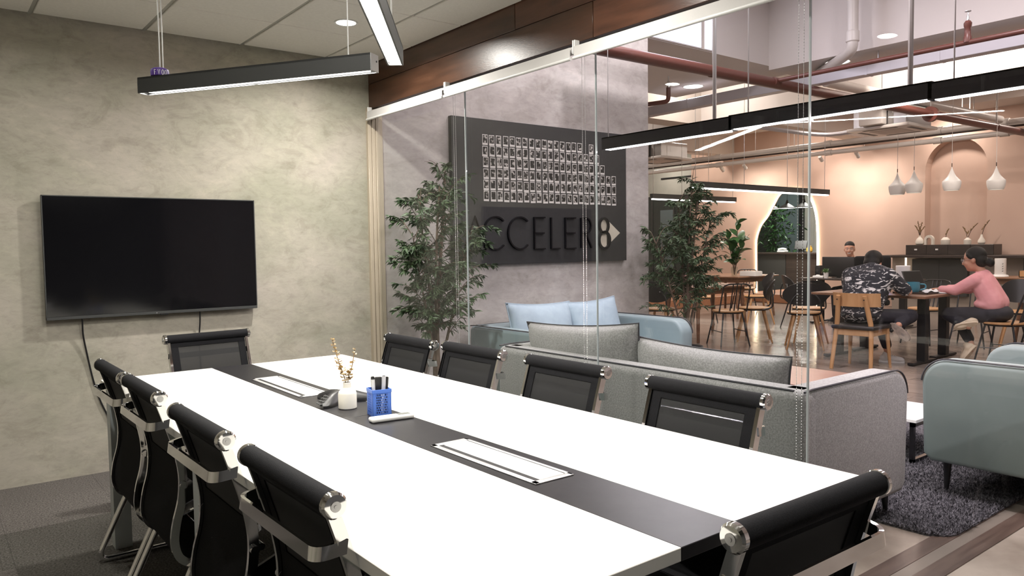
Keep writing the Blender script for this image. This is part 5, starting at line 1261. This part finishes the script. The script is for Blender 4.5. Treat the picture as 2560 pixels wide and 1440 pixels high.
# ------------------------------------------------------------------ things on the cafe tables
Z = 0.75
def cyl_unit(x, y, z, label, k):
    t = thing('table_cylinder', label, 'cylinder', (x, y, z), 0, 'white marked cylinders')
    B().lathe([(0.078, 0.03), (0.080, 0.034), (0.080, 0.285), (0.076, 0.289), (0.0, 0.289)], n=28).build('tube_body', M_WHITE, t)
    B().lathe([(0.115, 0), (0.12, 0.006), (0.105, 0.03), (0.08, 0.036)], n=28).build('base', M_WHITE, t)
    ang = math.atan2(-y, -x) + 0.35
    for q in range(4):
        z0 = 0.085 + 0.038 * q; b = B(); r = 0.0806
        b.prism([(-0.10, z0), (0.12, z0), (0.12, z0 + 0.022), (0.02, z0 + 0.006), (-0.10, z0 + 0.006)], lambda u, v, h: (h * cos(ang + u), h * sin(ang + u), v), r - 0.001, r + 0.0006)
        b.build('dark_mark', M_DARKGREY, t, 0)
cyl_unit(9.42, 4.36, Z, 'white cylinder with dark vertical markings on the table behind the red box', 0)
cyl_unit(13.5, 4.74, Z, 'white cylinder with dark vertical markings behind the woman in pink', 1)
t = thing('red_box', 'small red box on the cafe table between the man and the mug', 'box', (9.02, 4.12, Z)); B().box((0, 0, 0.032), (0.12, 0.15, 0.06), 0.006, 2).build('box_body', M_RED, t); B().box((0, 0, 0.066), (0.124, 0.154, 0.010), 0.003, 1).build('lid', M_RED, t)
t = thing('tray', 'dark serving tray on the cafe table under the mug', 'tray', (8.80, 3.93, Z)); B().b2(-0.14, 0.14, -0.19, 0.19, 0, 0.008, 0.003, 1).build('tray_base', M_DARKWOOD, t, 0)
for a in ((-0.14, -0.132, -0.19, 0.19), (0.132, 0.14, -0.19, 0.19), (-0.14, 0.14, -0.19, -0.182), (-0.14, 0.14, 0.182, 0.19)): B().b2(*a, 0.0, 0.02).build('tray_edge', M_DARKWOOD, t, 0)
t = thing('mug', 'large teal blue mug on the dark tray', 'mug', (8.80, 3.96, Z + 0.008)); B().lathe([(0.0, 0.0), (0.052, 0.0), (0.066, 0.02), (0.070, 0.06), (0.068, 0.118), (0.064, 0.118), (0.065, 0.06), (0.0, 0.02)], n=28, cap=False).build('mug_body', M_MUG, t); B().tube(spline([(0.03, -0.062, 0.095), (0.05, -0.105, 0.09), (0.05, -0.11, 0.05), (0.03, -0.064, 0.03)]), 0.009, 8).build('handle', M_MUG, t)
t = thing('napkin', 'crumpled white napkin beside the mug', 'napkin', (8.86, 3.80, Z + 0.008)); r8 = random.Random(4)
nb = B(); nb.grid(lambda a, b_: ((a - 0.5) * 0.10, (b_ - 0.5) * 0.14, 0.014 + 0.018 * sin(9 * a + 3 * b_) * sin(7 * b_) + 0.016 * sin(13 * a * b_)), 12, 12); nb.build('paper', M_WHITE, t, 80)
def laptop(name, label, x, y, rz, m_screen, open_=105, w_=0.32, d_=0.22):
    t = thing(name, label, 'laptop', (x, y, Z), rz)     # keyboard towards +x side of the user at -x
    B().b2(-d_ / 2, d_ / 2, -w_ / 2, w_ / 2, 0, 0.016, 0.004, 2).build('base', M_DARKGREY, t)
    B().b2(-d_ / 2 + 0.09, d_ / 2 - 0.01, -w_ / 2 + 0.02, w_ / 2 - 0.02, 0.0155, 0.018).build('keyboard', M_BLACK, t, 0)
    a = radians(open_ - 90); c = Vector((d_ / 2 + sin(a) * d_ / 2, 0, 0.012 + cos(a) * d_ / 2))
    l = B().box(c, (0.008, w_, d_), 0.003, 2, (0, a, 0)).build('lid', M_DARKGREY, t)
    B().box(c - Vector((cos(a), 0, -sin(a))) * 0.0045, (0.001, w_ - 0.02, d_ - 0.02), 0, 1, (0, a, 0)).build('display', m_screen, l, 0)
    return t
laptop('laptop', 'laptop with a blue screen in front of the man in patterned shirt', 8.78, 4.42, radians(-12), M_LAPSCREEN, 112, 0.33, 0.23)
laptop('laptop', 'open dark laptop seen edge-on in front of the woman in pink', 9.20, 3.98, radians(80), M_BLACK, 112, 0.34, 0.24)
t = thing('notebook', 'open notebook with white pages under the hands of the woman in pink', 'notebook', (9.08, 3.78, Z), radians(8))
for s in (-1, 1): B().box((s * 0.085, 0, 0.008), (0.165, 0.22, 0.012), 0.003, 1).build('page_block', M_WHITE, t, 0)
B().b2(-0.172, 0.172, -0.114, 0.114, 0, 0.003).build('cover', M_DARKGREY, t, 0)
# desk of the smiling man
t = thing('monitor', 'black monitor back hiding the lower face of the smiling man', 'monitor', (11.75, 6.47, Z)); B().b2(-0.012, 0.012, -0.27, 0.27, 0.02, 0.345, 0.006, 2).build('panel', M_BLACK, t); B().b2(-0.013, -0.011, -0.03, 0.03, 0.16, 0.20).build('emblem_plate', M_BLACK, t, 0); B().b2(-0.02, 0.10, -0.10, 0.10, 0, 0.01, 0.003, 1).build('foot', M_BLACK, t); B().b2(0.012, 0.03, -0.03, 0.03, 0.005, 0.2).build('neck', M_BLACK, t, 0)
t = thing('speaker_box', 'small black speaker left of the black monitor', 'speaker', (11.85, 6.86, Z)); B().box((0, 0, 0.10), (0.10, 0.09, 0.20), 0.008, 2, (0, 0, 0.1)).build('cabinet', M_BLACK, t); B().cyl((-0.053, 0, 0.12), (-0.049, 0, 0.12), 0.028, n=16).build('cone', M_DARKGREY, t)
t = thing('succulent_pot', 'small green plant in a white pot before the black monitor', 'plant', (11.62, 6.60, Z)); B().lathe([(0.03, 0), (0.042, 0.09), (0.044, 0.095), (0.036, 0.09)], n=20).build('pot', M_WHITE, t); sb = B()
for k in range(60):
    a = rnd.uniform(0, 6.28); e = rnd.uniform(0.1, 1.3); L = rnd.uniform(0.06, 0.10); d = Vector((cos(a) * cos(e), sin(a) * cos(e), sin(e))); s_ = d.cross(Vector((0, 0, 1))).normalized() * 0.012; p = Vector((0, 0, 0.085))
    sb.add([p, p + d * L * 0.6 + s_, p + d * L, p + d * L * 0.6 - s_], [(0, 1, 2, 3)])
sb.build('foliage', mat('fresh green leaf', (0.10, 0.20, 0.06), 0.5), t, 0, kind='stuff')
t = thing('tissue_pack', 'white packet lying left of the little plant on the dark desk', 'packet', (11.62, 6.73, Z)); B().box((0, 0, 0.02), (0.10, 0.17, 0.04), 0.012, 2, (0, 0, 0.2)).build('packet', M_WHITE, t); B().box((0, 0.01, 0.045), (0.05, 0.05, 0.02), 0.006, 1).build('tissue', M_WHITE, t)
# far table: rubber plant in a glass, paper stack
t = thing('rubber_plant', 'broad-leaved green plant in a glass vase on the far brown table', 'plant', (11.62, 8.36, Z)); 
B().lathe([(0.0, 0.0), (0.05, 0.0), (0.062, 0.16), (0.058, 0.16), (0.047, 0.01), (0.0, 0.01)], n=20, cap=False).build('glass_vase', M_CLEAR, t)
def bigleaf(L, wd):
    n_ = 7; vs = []; fs = []
    for i in range(n_ + 1):
        f = i / n_; ww = wd * sin(pi * min(1, f * 0.94 + 0.04)) ** 0.75; z = 0.10 * L * sin(pi * f) - 0.18 * L * f * f
        vs += [(f * L, -ww, z + 0.12 * ww), (f * L, 0, z - 0.10 * ww), (f * L, ww, z + 0.12 * ww)]
    for i in range(n_): fs += [(i * 3, i * 3 + 3, i * 3 + 4, i * 3 + 1), (i * 3 + 1, i * 3 + 4, i * 3 + 5, i * 3 + 2)]
    return B().add(vs, fs).mesh('leaf', M_LEAF2, 60)
bl = bigleaf(0.25, 0.070); r9 = random.Random(12)
for k, (dx, dy, h) in enumerate(((0.02, -0.06, 1.02), (-0.05, 0.10, 0.78), (0.03, -0.16, 0.70), (0.0, 0.04, 0.55))):
    pts = spline([(0, 0, 0.02), (dx * 0.3, dy * 0.3, 0.25), (dx * 0.7, dy * 0.8, h * 0.7), (dx, dy, h * 0.92)], 6); B().tube(pts, 0.007, 7).build('stem', M_BARK, t)
    for q in range(11):
        i = int((len(pts) - 1) * (0.28 + 0.72 * q / 10)); o = mk('leaf', bl, t, loc=pts[i], rot=(r9.uniform(-0.7, 0.7), -r9.uniform(0.15, 1.2), q * 2.4 + k)); s_ = r9.uniform(0.65, 1.1); o.scale = (s_, s_, s_)
t = thing('paper_stack', 'stack of white paper and boxes beside the glass vase on the far table', 'stack', (11.75, 8.22, Z + 0.0))
tag(t, 'white box of papers beside the glass vase on the far brown table', 'box'); B().box((0, -0.12, 0.04), (0.22, 0.32, 0.08), 0.004, 1).build('box_body', M_WHITE, t, 0); B().box((0, -0.12, 0.084), (0.20, 0.30, 0.006), 0, 1).build('top_sheet', M_PHOTOEDGE, t, 0)
t = thing('menu_stand', 'small pink and white card on the brown table behind the spindle chair', 'card', (8.6, 6.95, Z)); B().box((0, 0, 0.075), (0.006, 0.16, 0.15), 0, 1, (0, 0.15, 0.9)).build('card', mat('pink card', (0.62, 0.36, 0.34), 0.6), t, 0); B().box((0, 0, 0.008), (0.06, 0.1, 0.016), 0.003, 1, (0, 0, 0.9)).build('foot', M_WHITE, t, 0)

# ================================================================== PEOPLE
class P3(B):
    """closed pieces in world coordinates, stored relative to the person's base"""
    def __init__(s, base): super().__init__(); s.base = Vector(base)
    def add(s, vs, fs): return super().add([Vector(v) - s.base for v in vs], fs)
def hand(b, wrist, d, up, size=0.085, curl=0.5, thumb=1):
    d = Vector(d).normalized(); up = Vector(up); up = (up - d * up.dot(d)).normalized(); sd = d.cross(up)
    w_ = Vector(wrist); palm = w_ + d * size * 0.52
    for k in range(-1, 2): b.cap(w_ + sd * k * 0.018, w_ + d * size * 0.95 + sd * k * 0.024, 0.014, 0.012, 8)
    for k, L in enumerate((0.070, 0.080, 0.075, 0.058)):
        o = (k - 1.5) * 0.0205; p0 = w_ + d * size * 0.9 + sd * o; d1 = (d * cos(curl * 0.5) - up * sin(curl * 0.5)); d2 = (d * cos(curl * 1.3) - up * sin(curl * 1.3))
        p1 = p0 + d1 * L * 0.5; p2 = p1 + d2 * L * 0.5; b.cap(p0, p1, 0.0088, 0.0080, 8); b.cap(p1, p2, 0.0080, 0.0068, 8)
    t0 = w_ + d * size * 0.25 + sd * thumb * 0.030; t1 = t0 + (d * 0.7 + sd * thumb * 0.7).normalized() * 0.036; t2 = t1 + (d * 0.95 + sd * thumb * 0.2 - up * 0.2).normalized() * 0.030
    b.cap(t0, t1, 0.012, 0.0095, 8); b.cap(t1, t2, 0.0095, 0.0075, 8)
def head(b, c, fwd, s=1.0, up=(0, 0, 1)):
    """c: centre of the skull; returns frame"""
    f = Vector(fwd).normalized(); u = Vector(up); u = (u - f * u.dot(f)).normalized(); r = f.cross(u); c = Vector(c)
    Mx = Matrix((r, f, u)).transposed(); e = Mx.to_euler()
    P_ = lambda x, y, z: c + (r * x + f * y + u * z) * s
    b.ell(P_(0, -0.010, 0.030), (0.076 * s, 0.094 * s, 0.088 * s), 18, 12, e)
    b.ell(P_(0, 0.022, -0.035), (0.062 * s, 0.068 * s, 0.082 * s), 18, 12, e)
    b.ell(P_(0, 0.052, -0.088), (0.034 * s, 0.030 * s, 0.026 * s), 14, 8, e)           # chin
    b.cap(P_(0, 0.086, 0.004), P_(0, 0.105, -0.030), 0.0085 * s, 0.0145 * s, 8)           # nose
    for k in (-1, 1):
        b.ell(P_(k * 0.036, 0.062, -0.030), (0.026 * s, 0.024 * s, 0.026 * s), 10, 8, e)    # cheek
        b.cap(P_(k * 0.016, 0.081, 0.024), P_(k * 0.046, 0.070, 0.022), 0.0085 * s, 0.008 * s, 8)  # brow
        b.ell(P_(k * 0.077, -0.008, -0.012), (0.010 * s, 0.019 * s, 0.031 * s), 10, 8, e)   # ear
        b.cap(P_(k * 0.008, 0.084, -0.058), P_(k * 0.022, 0.077, -0.058), 0.008 * s, 0.006 * s, 8)   # lips
    return P_, e
def face_details(parent, base, P_, e, s, glasses=False, open_mouth=False):
    for k in (-1, 1):
        q = B(); q.ell(P_(k * 0.031, 0.0815, 0.006) - base, (0.010 * s, 0.005 * s, 0.005 * s), 10, 8, e); q.build('eye', M_WHITE, parent)
        q = B(); q.ell(P_(k * 0.031, 0.0865, 0.006) - base, (0.0052 * s, 0.003 * s, 0.0050 * s), 8, 6, e); q.build('pupil', M_BLACK, parent)
        q = B(); q.tube([P_(k * 0.016, 0.091, 0.026) - base, P_(k * 0.036, 0.088, 0.032) - base, P_(k * 0.052, 0.076, 0.026) - base], 0.0032 * s, 6); q.build('eyebrow', M_HAIR, parent)
    q = B(); q.ell(P_(0, 0.085, -0.0585) - base, (0.024 * s, 0.006 * s, (0.008 if open_mouth else 0.0045) * s), 10, 8, e); q.build('mouth', M_WHITE if open_mouth else mat('lips', (0.42, 0.15, 0.13), 0.5), parent)
    if glasses:
        q = B()
        for k in (-1, 1):
            q.tube([P_(k * 0.033 + 0.025 * cos(a), 0.099, 0.004 + 0.020 * sin(a)) - base for a in [2 * pi * j / 16 for j in range(16)]], 0.0016 * s, 5, closed=True)
            q.tube([P_(k * 0.058, 0.098, 0.008) - base, P_(k * 0.078, 0.03, 0.008) - base, P_(k * 0.078, -0.02, 0.0) - base], 0.0016 * s, 5)
        q.tube([P_(-0.009, 0.100, 0.008) - base, P_(0.009, 0.100, 0.008) - base], 0.0016 * s, 5)
        q.build('spectacles', M_STEEL, parent)
def shoe(name, base, parent, heel, toe, up, m, sole_m=M_SOLE, L=None):
    heel = Vector(heel); toe = Vector(toe); d = (toe - heel).normalized(); u = Vector(up); u = (u - d * u.dot(d)).normalized(); s_ = d.cross(u); Mx = Matrix((d, s_, u)).transposed(); e = Mx.to_euler(); c = (heel + toe) / 2; L = (toe - heel).length
    b = P3(base); b.ell(c + d * L * 0.17 + u * 0.030, (L * 0.33, 0.047, 0.036), 16, 10, e); b.ell(c - d * L * 0.22 + u * 0.042, (L * 0.26, 0.038, 0.050), 16, 10, e); b.cap(c - d * L * 0.26 + u * 0.045, c - d * L * 0.24 + u * 0.085, 0.037, 0.034)
    b.cap(c - d * L * 0.1 + u * 0.05, c + d * L * 0.12 + u * 0.045, 0.034, 0.026)
    o = blob(name, b, 0.007, m, parent, 5)
    q = B(); n = 20; pts = []
    for k in range(n):
        a = 2 * pi * k / n; w_ = 0.043 if cos(a) > 0 else 0.036; pts.append((cos(a) * L * 0.50, sin(a) * w_ * (1 + 0.10 * cos(a))))
    q.prism(pts, lambda x, y, h: c + d * x + s_ * y + u * h - Vector(base), -0.004, 0.020); q.build('sole', sole_m, o, 50)
    q = B()
    for k in range(4): q.tube([c + d * L * (0.02 + 0.055 * k) + u * (0.082 - 0.006 * k) - s_ * 0.018 - Vector(base), c + d * L * (0.03 + 0.055 * k) + u * (0.086 - 0.006 * k) - Vector(base), c + d * L * (0.02 + 0.055 * k) + u * (0.082 - 0.006 * k) + s_ * 0.018 - Vector(base)], 0.003, 5)
    q.build('laces', m, o)
    return o

# --- man seen from behind in the patterned shirt
bs = Vector((7.93, 4.10, 0)); pm_ = thing('person', 'person seen from behind in a black shirt with white strokes, hunched over the cafe table', 'person', bs)
b = P3(bs); Pf, e = head(b, (8.36, 4.19, 1.095), (0.86, 0.10, -0.5), 1.04)
b.cap((8.17, 4.13, 1.01), (8.31, 4.17, 1.06), 0.062, 0.058); b.cap((8.02, 4.11, 0.80), (8.14, 4.12, 0.98), 0.085, 0.08)
b.cap((8.27, 3.775, 0.80), (8.50, 3.96, 0.795), 0.046, 0.030); b.cap((8.14, 3.87, 0.96), (8.27, 3.775, 0.80), 0.050, 0.046); hand(b, (8.50, 3.96, 0.795), (0.8, 0.55, -0.05), (0, 0, 1), thumb=-1)
b.cap((8.27, 4.44, 0.80), (8.52, 4.26, 0.795), 0.046, 0.030); b.cap((8.14, 4.36, 0.96), (8.27, 4.44, 0.80), 0.050, 0.046); hand(b, (8.52, 4.26, 0.795), (0.85, -0.45, -0.05), (0, 0, 1), thumb=1)
b.cap((7.96, 4.11, 0.56), (8.02, 4.11, 0.80), 0.085, 0.085); b.cap((7.98, 4.19, 0.53), (8.36, 4.14, 0.52), 0.07, 0.055); b.cap((8.36, 4.14, 0.52), (8.44, 4.06, 0.10), 0.05, 0.032)
b.cap((7.98, 4.02, 0.53), (8.36, 3.78, 0.53), 0.07, 0.055); b.cap((8.36, 3.78, 0.53), (8.12, 3.80, 0.45), 0.05, 0.035)
blob('body', b, 0.011, M_SKIN, pm_)
face_details(pm_, bs, Pf, e, 1.04)
b = P3(bs); b.ell((7.95, 4.11, 0.66), (0.155, 0.205, 0.17)); b.cap((7.95, 4.11, 0.62), (8.07, 4.115, 0.90), 0.14, 0.15); b.cap((7.95, 4.03, 0.62), (8.08, 3.99, 0.90), 0.130, 0.135); b.cap((7.95, 4.19, 0.62), (8.08, 4.24, 0.90), 0.130, 0.135); b.ell((8.09, 4.115, 0.90), (0.165, 0.235, 0.155)); b.cap((8.11, 3.94, 0.97), (8.18, 4.10, 1.025), 0.095, 0.085); b.cap((8.11, 4.29, 0.97), (8.18, 4.13, 1.025), 0.095, 0.085)
b.cap((8.12, 3.91, 0.965), (8.255, 3.80, 0.82), 0.092, 0.070); b.cap((8.12, 4.325, 0.965), (8.255, 4.42, 0.82), 0.092, 0.070); b.ell((7.93, 4.11, 0.56), (0.165, 0.21, 0.10))
blob('shirt', b, 0.011, M_CAMO, pm_)
b = P3(bs); b.tube([(8.19, 4.13 + 0.073 * cos(a), 1.045 + 0.05 * sin(a)) for a in [2 * pi * k / 14 for k in range(14)]], 0.016, 8, closed=True); b.build('collar', M_CAMO, pm_)
b = P3(bs); b.ell((7.955, 4.11, 0.53), (0.15, 0.20, 0.095)); b.cap((7.97, 4.19, 0.535), (8.36, 4.14, 0.525), 0.092, 0.072); b.cap((8.36, 4.14, 0.52), (8.43, 4.07, 0.19), 0.070, 0.054); b.cap((7.97, 4.02, 0.535), (8.37, 3.785, 0.535), 0.092, 0.074); b.cap((8.37, 3.785, 0.53), (8.17, 3.80, 0.465), 0.072, 0.056)
blob('trousers', b, 0.011, M_NAVYPANT, pm_)
b = P3(bs); b.ell(Pf(0, -0.024, 0.040), (0.096, 0.108, 0.098), 20, 12, e); b.ell(Pf(0, -0.058, -0.02), (0.086, 0.064, 0.086), 18, 12, e); blob('hair', b, 0.009, M_HAIR, pm_)
shoe('shoe', bs, pm_, (8.075, 3.86, 0.475), (8.065, 3.665, 0.305), (1, 0.1, 0.05), mat('taupe canvas', (0.20, 0.17, 0.15), 0.7))
shoe('shoe', bs, pm_, (8.40, 4.14, 0.003), (8.50, 3.90, 0.003), (0, 0, 1), M_WHITESHOE, M_WHITE)

# --- woman in pink, in profile
bs = Vector((9.10, 3.24, 0)); pw_ = thing('person', 'person with tied black hair in a pink cardigan, sitting in profile at the cafe table', 'person', bs)
b = P3(bs); Pf, e = head(b, (9.08, 3.445, 1.125), (-0.12, 1, -0.16), 1.10)
b.cap((9.1, 3.355, 0.96), (9.09, 3.415, 1.06), 0.050, 0.050); b.cap((9.1, 3.25, 0.60), (9.1, 3.35, 0.88), 0.075, 0.07)
b.cap((8.95, 3.39, 0.91), (8.93, 3.58, 0.785), 0.046, 0.042); b.cap((8.93, 3.58, 0.785), (8.99, 3.75, 0.80), 0.042, 0.026); hand(b, (8.99, 3.75, 0.80), (0.15, 1, -0.05), (0, 0, 1), thumb=1)
b.cap((9.25, 3.39, 0.91), (9.27, 3.58, 0.785), 0.046, 0.042); b.cap((9.27, 3.58, 0.785), (9.19, 3.76, 0.80), 0.042, 0.026); hand(b, (9.19, 3.76, 0.80), (-0.2, 1, -0.05), (0, 0, 1), thumb=-1)
b.cap((9.02, 3.22, 0.52), (8.99, 3.66, 0.52), 0.07, 0.055); b.cap((8.99, 3.66, 0.52), (8.93, 3.43, 0.40), 0.05, 0.032); b.cap((9.18, 3.22, 0.52), (9.18, 3.66, 0.50), 0.07, 0.055); b.cap((9.18, 3.66, 0.50), (9.10, 3.46, 0.19), 0.05, 0.030); b.cap((9.10, 3.46, 0.19), (9.08, 3.46, 0.13), 0.03, 0.03)
blob('body', b, 0.011, M_SKIN, pw_)
face_details(pw_, bs, Pf, e, 1.10, True)
b = P3(bs); b.cap((9.1, 3.25, 0.64), (9.1, 3.35, 0.88), 0.128, 0.118); b.ell((9.1, 3.365, 0.90), (0.150, 0.100, 0.095)); b.cap((9.04, 3.24, 0.66), (9.04, 3.35, 0.86), 0.118, 0.110); b.cap((9.16, 3.24, 0.66), (9.16, 3.35, 0.86), 0.118, 0.110); b.cap((9.0, 3.375, 0.91), (9.1, 3.345, 0.955), 0.080, 0.066); b.cap((9.2, 3.375, 0.91), (9.1, 3.345, 0.955), 0.080, 0.066)
b.cap((8.955, 3.385, 0.905), (8.925, 3.57, 0.79), 0.072, 0.058); b.cap((8.925, 3.575, 0.79), (8.985, 3.735, 0.80), 0.057, 0.038); b.cap((9.245, 3.385, 0.905), (9.275, 3.57, 0.79), 0.072, 0.058); b.cap((9.275, 3.575, 0.79), (9.195, 3.745, 0.80), 0.057, 0.038)
b.ell((9.1, 3.285, 0.645), (0.180, 0.155, 0.075))
blob('cardigan', b, 0.011, M_PINKKNIT, pw_)
b = P3(bs); b.ell((9.1, 3.23, 0.55), (0.185, 0.165, 0.105)); b.cap((9.02, 3.24, 0.535), (8.99, 3.66, 0.525), 0.095, 0.074); b.cap((8.99, 3.66, 0.52), (8.945, 3.50, 0.43), 0.074, 0.058); b.cap((9.18, 3.24, 0.535), (9.18, 3.66, 0.505), 0.095, 0.074); b.cap((9.18, 3.66, 0.50), (9.12, 3.50, 0.25), 0.072, 0.056)
blob('trousers', b, 0.011, M_NAVYPANT, pw_)
b = P3(bs); b.ell(Pf(0, -0.022, 0.042), (0.092, 0.106, 0.096), 20, 12, e); b.ell(Pf(0, -0.060, -0.012), (0.088, 0.066, 0.084), 18, 12, e); b.ell(Pf(0, -0.135, -0.050), (0.040, 0.042, 0.052), 14, 10, e); b.cap(Pf(0, -0.10, -0.03), Pf(0, -0.13, -0.05), 0.03, 0.03)
for s in (-1, 1): b.cap(Pf(s * 0.074, 0.036, 0.052), Pf(s * 0.082, 0.004, 0.018), 0.016, 0.014)
blob('hair', b, 0.009, M_HAIR, pw_)
b = P3(bs); b.tube([(9.1 + 0.062 * cos(a), 3.362 + 0.062 * sin(a), 0.975 + 0.015 * sin(a)) for a in [2 * pi * k / 16 for k in range(16)]], 0.012, 8, closed=True); b.build('collar', M_PINKKNIT, pw_)
shoe('shoe', bs, pw_, (8.90, 3.325, 0.455), (8.89, 3.56, 0.375), (0.75, 0.2, 0.6), M_CREAMSHOE, M_CREAMSHOE)
shoe('shoe', bs, pw_, (9.08, 3.405, 0.185), (9.05, 3.525, -0.0), (0.1, 0.75, 0.5), M_CREAMSHOE, M_CREAMSHOE)

# --- smiling man behind the monitor
bs = Vector((12.35, 6.55, 0)); pn_ = thing('person', 'person with short black hair and glasses smiling behind the black monitor', 'person', bs)
b = P3(bs); Pf, e = head(b, (12.32, 6.585, 1.215), (-1, -0.45, -0.1), 1.06)
b.cap((12.37, 6.56, 1.0), (12.335, 6.58, 1.12), 0.058, 0.055); b.cap((12.40, 6.55, 0.56), (12.38, 6.55, 0.94), 0.11, 0.11)
b.cap((12.36, 6.36, 0.95), (12.24, 6.31, 0.80), 0.05, 0.044); b.cap((12.24, 6.31, 0.80), (12.06, 6.42, 0.80), 0.042, 0.03); hand(b, (12.06, 6.42, 0.80), (-1, 0.3, -0.1), (0, 0, 1), thumb=-1)
b.cap((12.36, 6.76, 0.95), (12.24, 6.82, 0.80), 0.05, 0.044); b.cap((12.24, 6.82, 0.80), (12.06, 6.70, 0.80), 0.042, 0.03); hand(b, (12.06, 6.70, 0.80), (-1, -0.3, -0.1), (0, 0, 1), thumb=1)
for s in (-1, 1): b.cap((12.38, 6.55 + s * 0.1, 0.53), (12.02, 6.55 + s * 0.12, 0.52), 0.07, 0.055); b.cap((12.02, 6.55 + s * 0.12, 0.52), (12.05, 6.55 + s * 0.12, 0.09), 0.05, 0.032)
blob('body', b, 0.012, M_SKIN, pn_)
face_details(pn_, bs, Pf, e, 1.06, True, True)
b = P3(bs); b.cap((12.40, 6.48, 0.62), (12.38, 6.45, 0.88), 0.125, 0.12); b.cap((12.40, 6.62, 0.62), (12.38, 6.65, 0.88), 0.125, 0.12); b.cap((12.37, 6.39, 0.955), (12.375, 6.55, 1.0), 0.075, 0.07); b.cap((12.37, 6.72, 0.955), (12.375, 6.56, 1.0), 0.075, 0.07)
b.cap((12.36, 6.37, 0.945), (12.26, 6.31, 0.83), 0.072, 0.058); b.cap((12.36, 6.75, 0.945), (12.26, 6.81, 0.83), 0.072, 0.058); blob('shirt', b, 0.012, M_NAVY, pn_)
b = P3(bs); b.ell((12.39, 6.55, 0.53), (0.16, 0.2, 0.1))
for s in (-1, 1): b.cap((12.38, 6.55 + s * 0.1, 0.53), (12.02, 6.55 + s * 0.12, 0.525), 0.09, 0.072); b.cap((12.02, 6.55 + s * 0.12, 0.52), (12.05, 6.55 + s * 0.12, 0.12), 0.07, 0.055)
blob('trousers', b, 0.012, M_NAVYPANT, pn_)
b = P3(bs); b.ell(Pf(0, -0.016, 0.052), (0.080, 0.099, 0.076), 20, 12, e); b.ell(Pf(0, -0.058, 0.0), (0.078, 0.056, 0.066), 18, 12, e); blob('hair', b, 0.009, M_HAIR, pn_)
for s in (-1, 1): shoe('shoe', bs, pn_, (12.10, 6.55 + s * 0.12, 0.003), (11.86, 6.55 + s * 0.13, 0.003), (0, 0, 1), M_SHOEBLACK)
t = thing('desk_chair', 'dark chair under the smiling man behind the desk', 'chair', (12.42, 6.55, 0)); B().b2(-0.22, 0.22, -0.22, 0.22, 0.40, 0.44, 0.015, 2).build('seat', M_BLACKFAB, t); B().box((0.24, 0, 0.68), (0.03, 0.40, 0.36), 0.012, 2, (0, 0.12, 0)).build('backrest', M_BLACKFAB, t)
for sx in (-1, 1):
    for sy in (-1, 1): B().cyl((sx * 0.18, sy * 0.18, 0.40), (sx * 0.21, sy * 0.2, 0), 0.014, n=8).build('leg', M_BLACKMETAL, t)
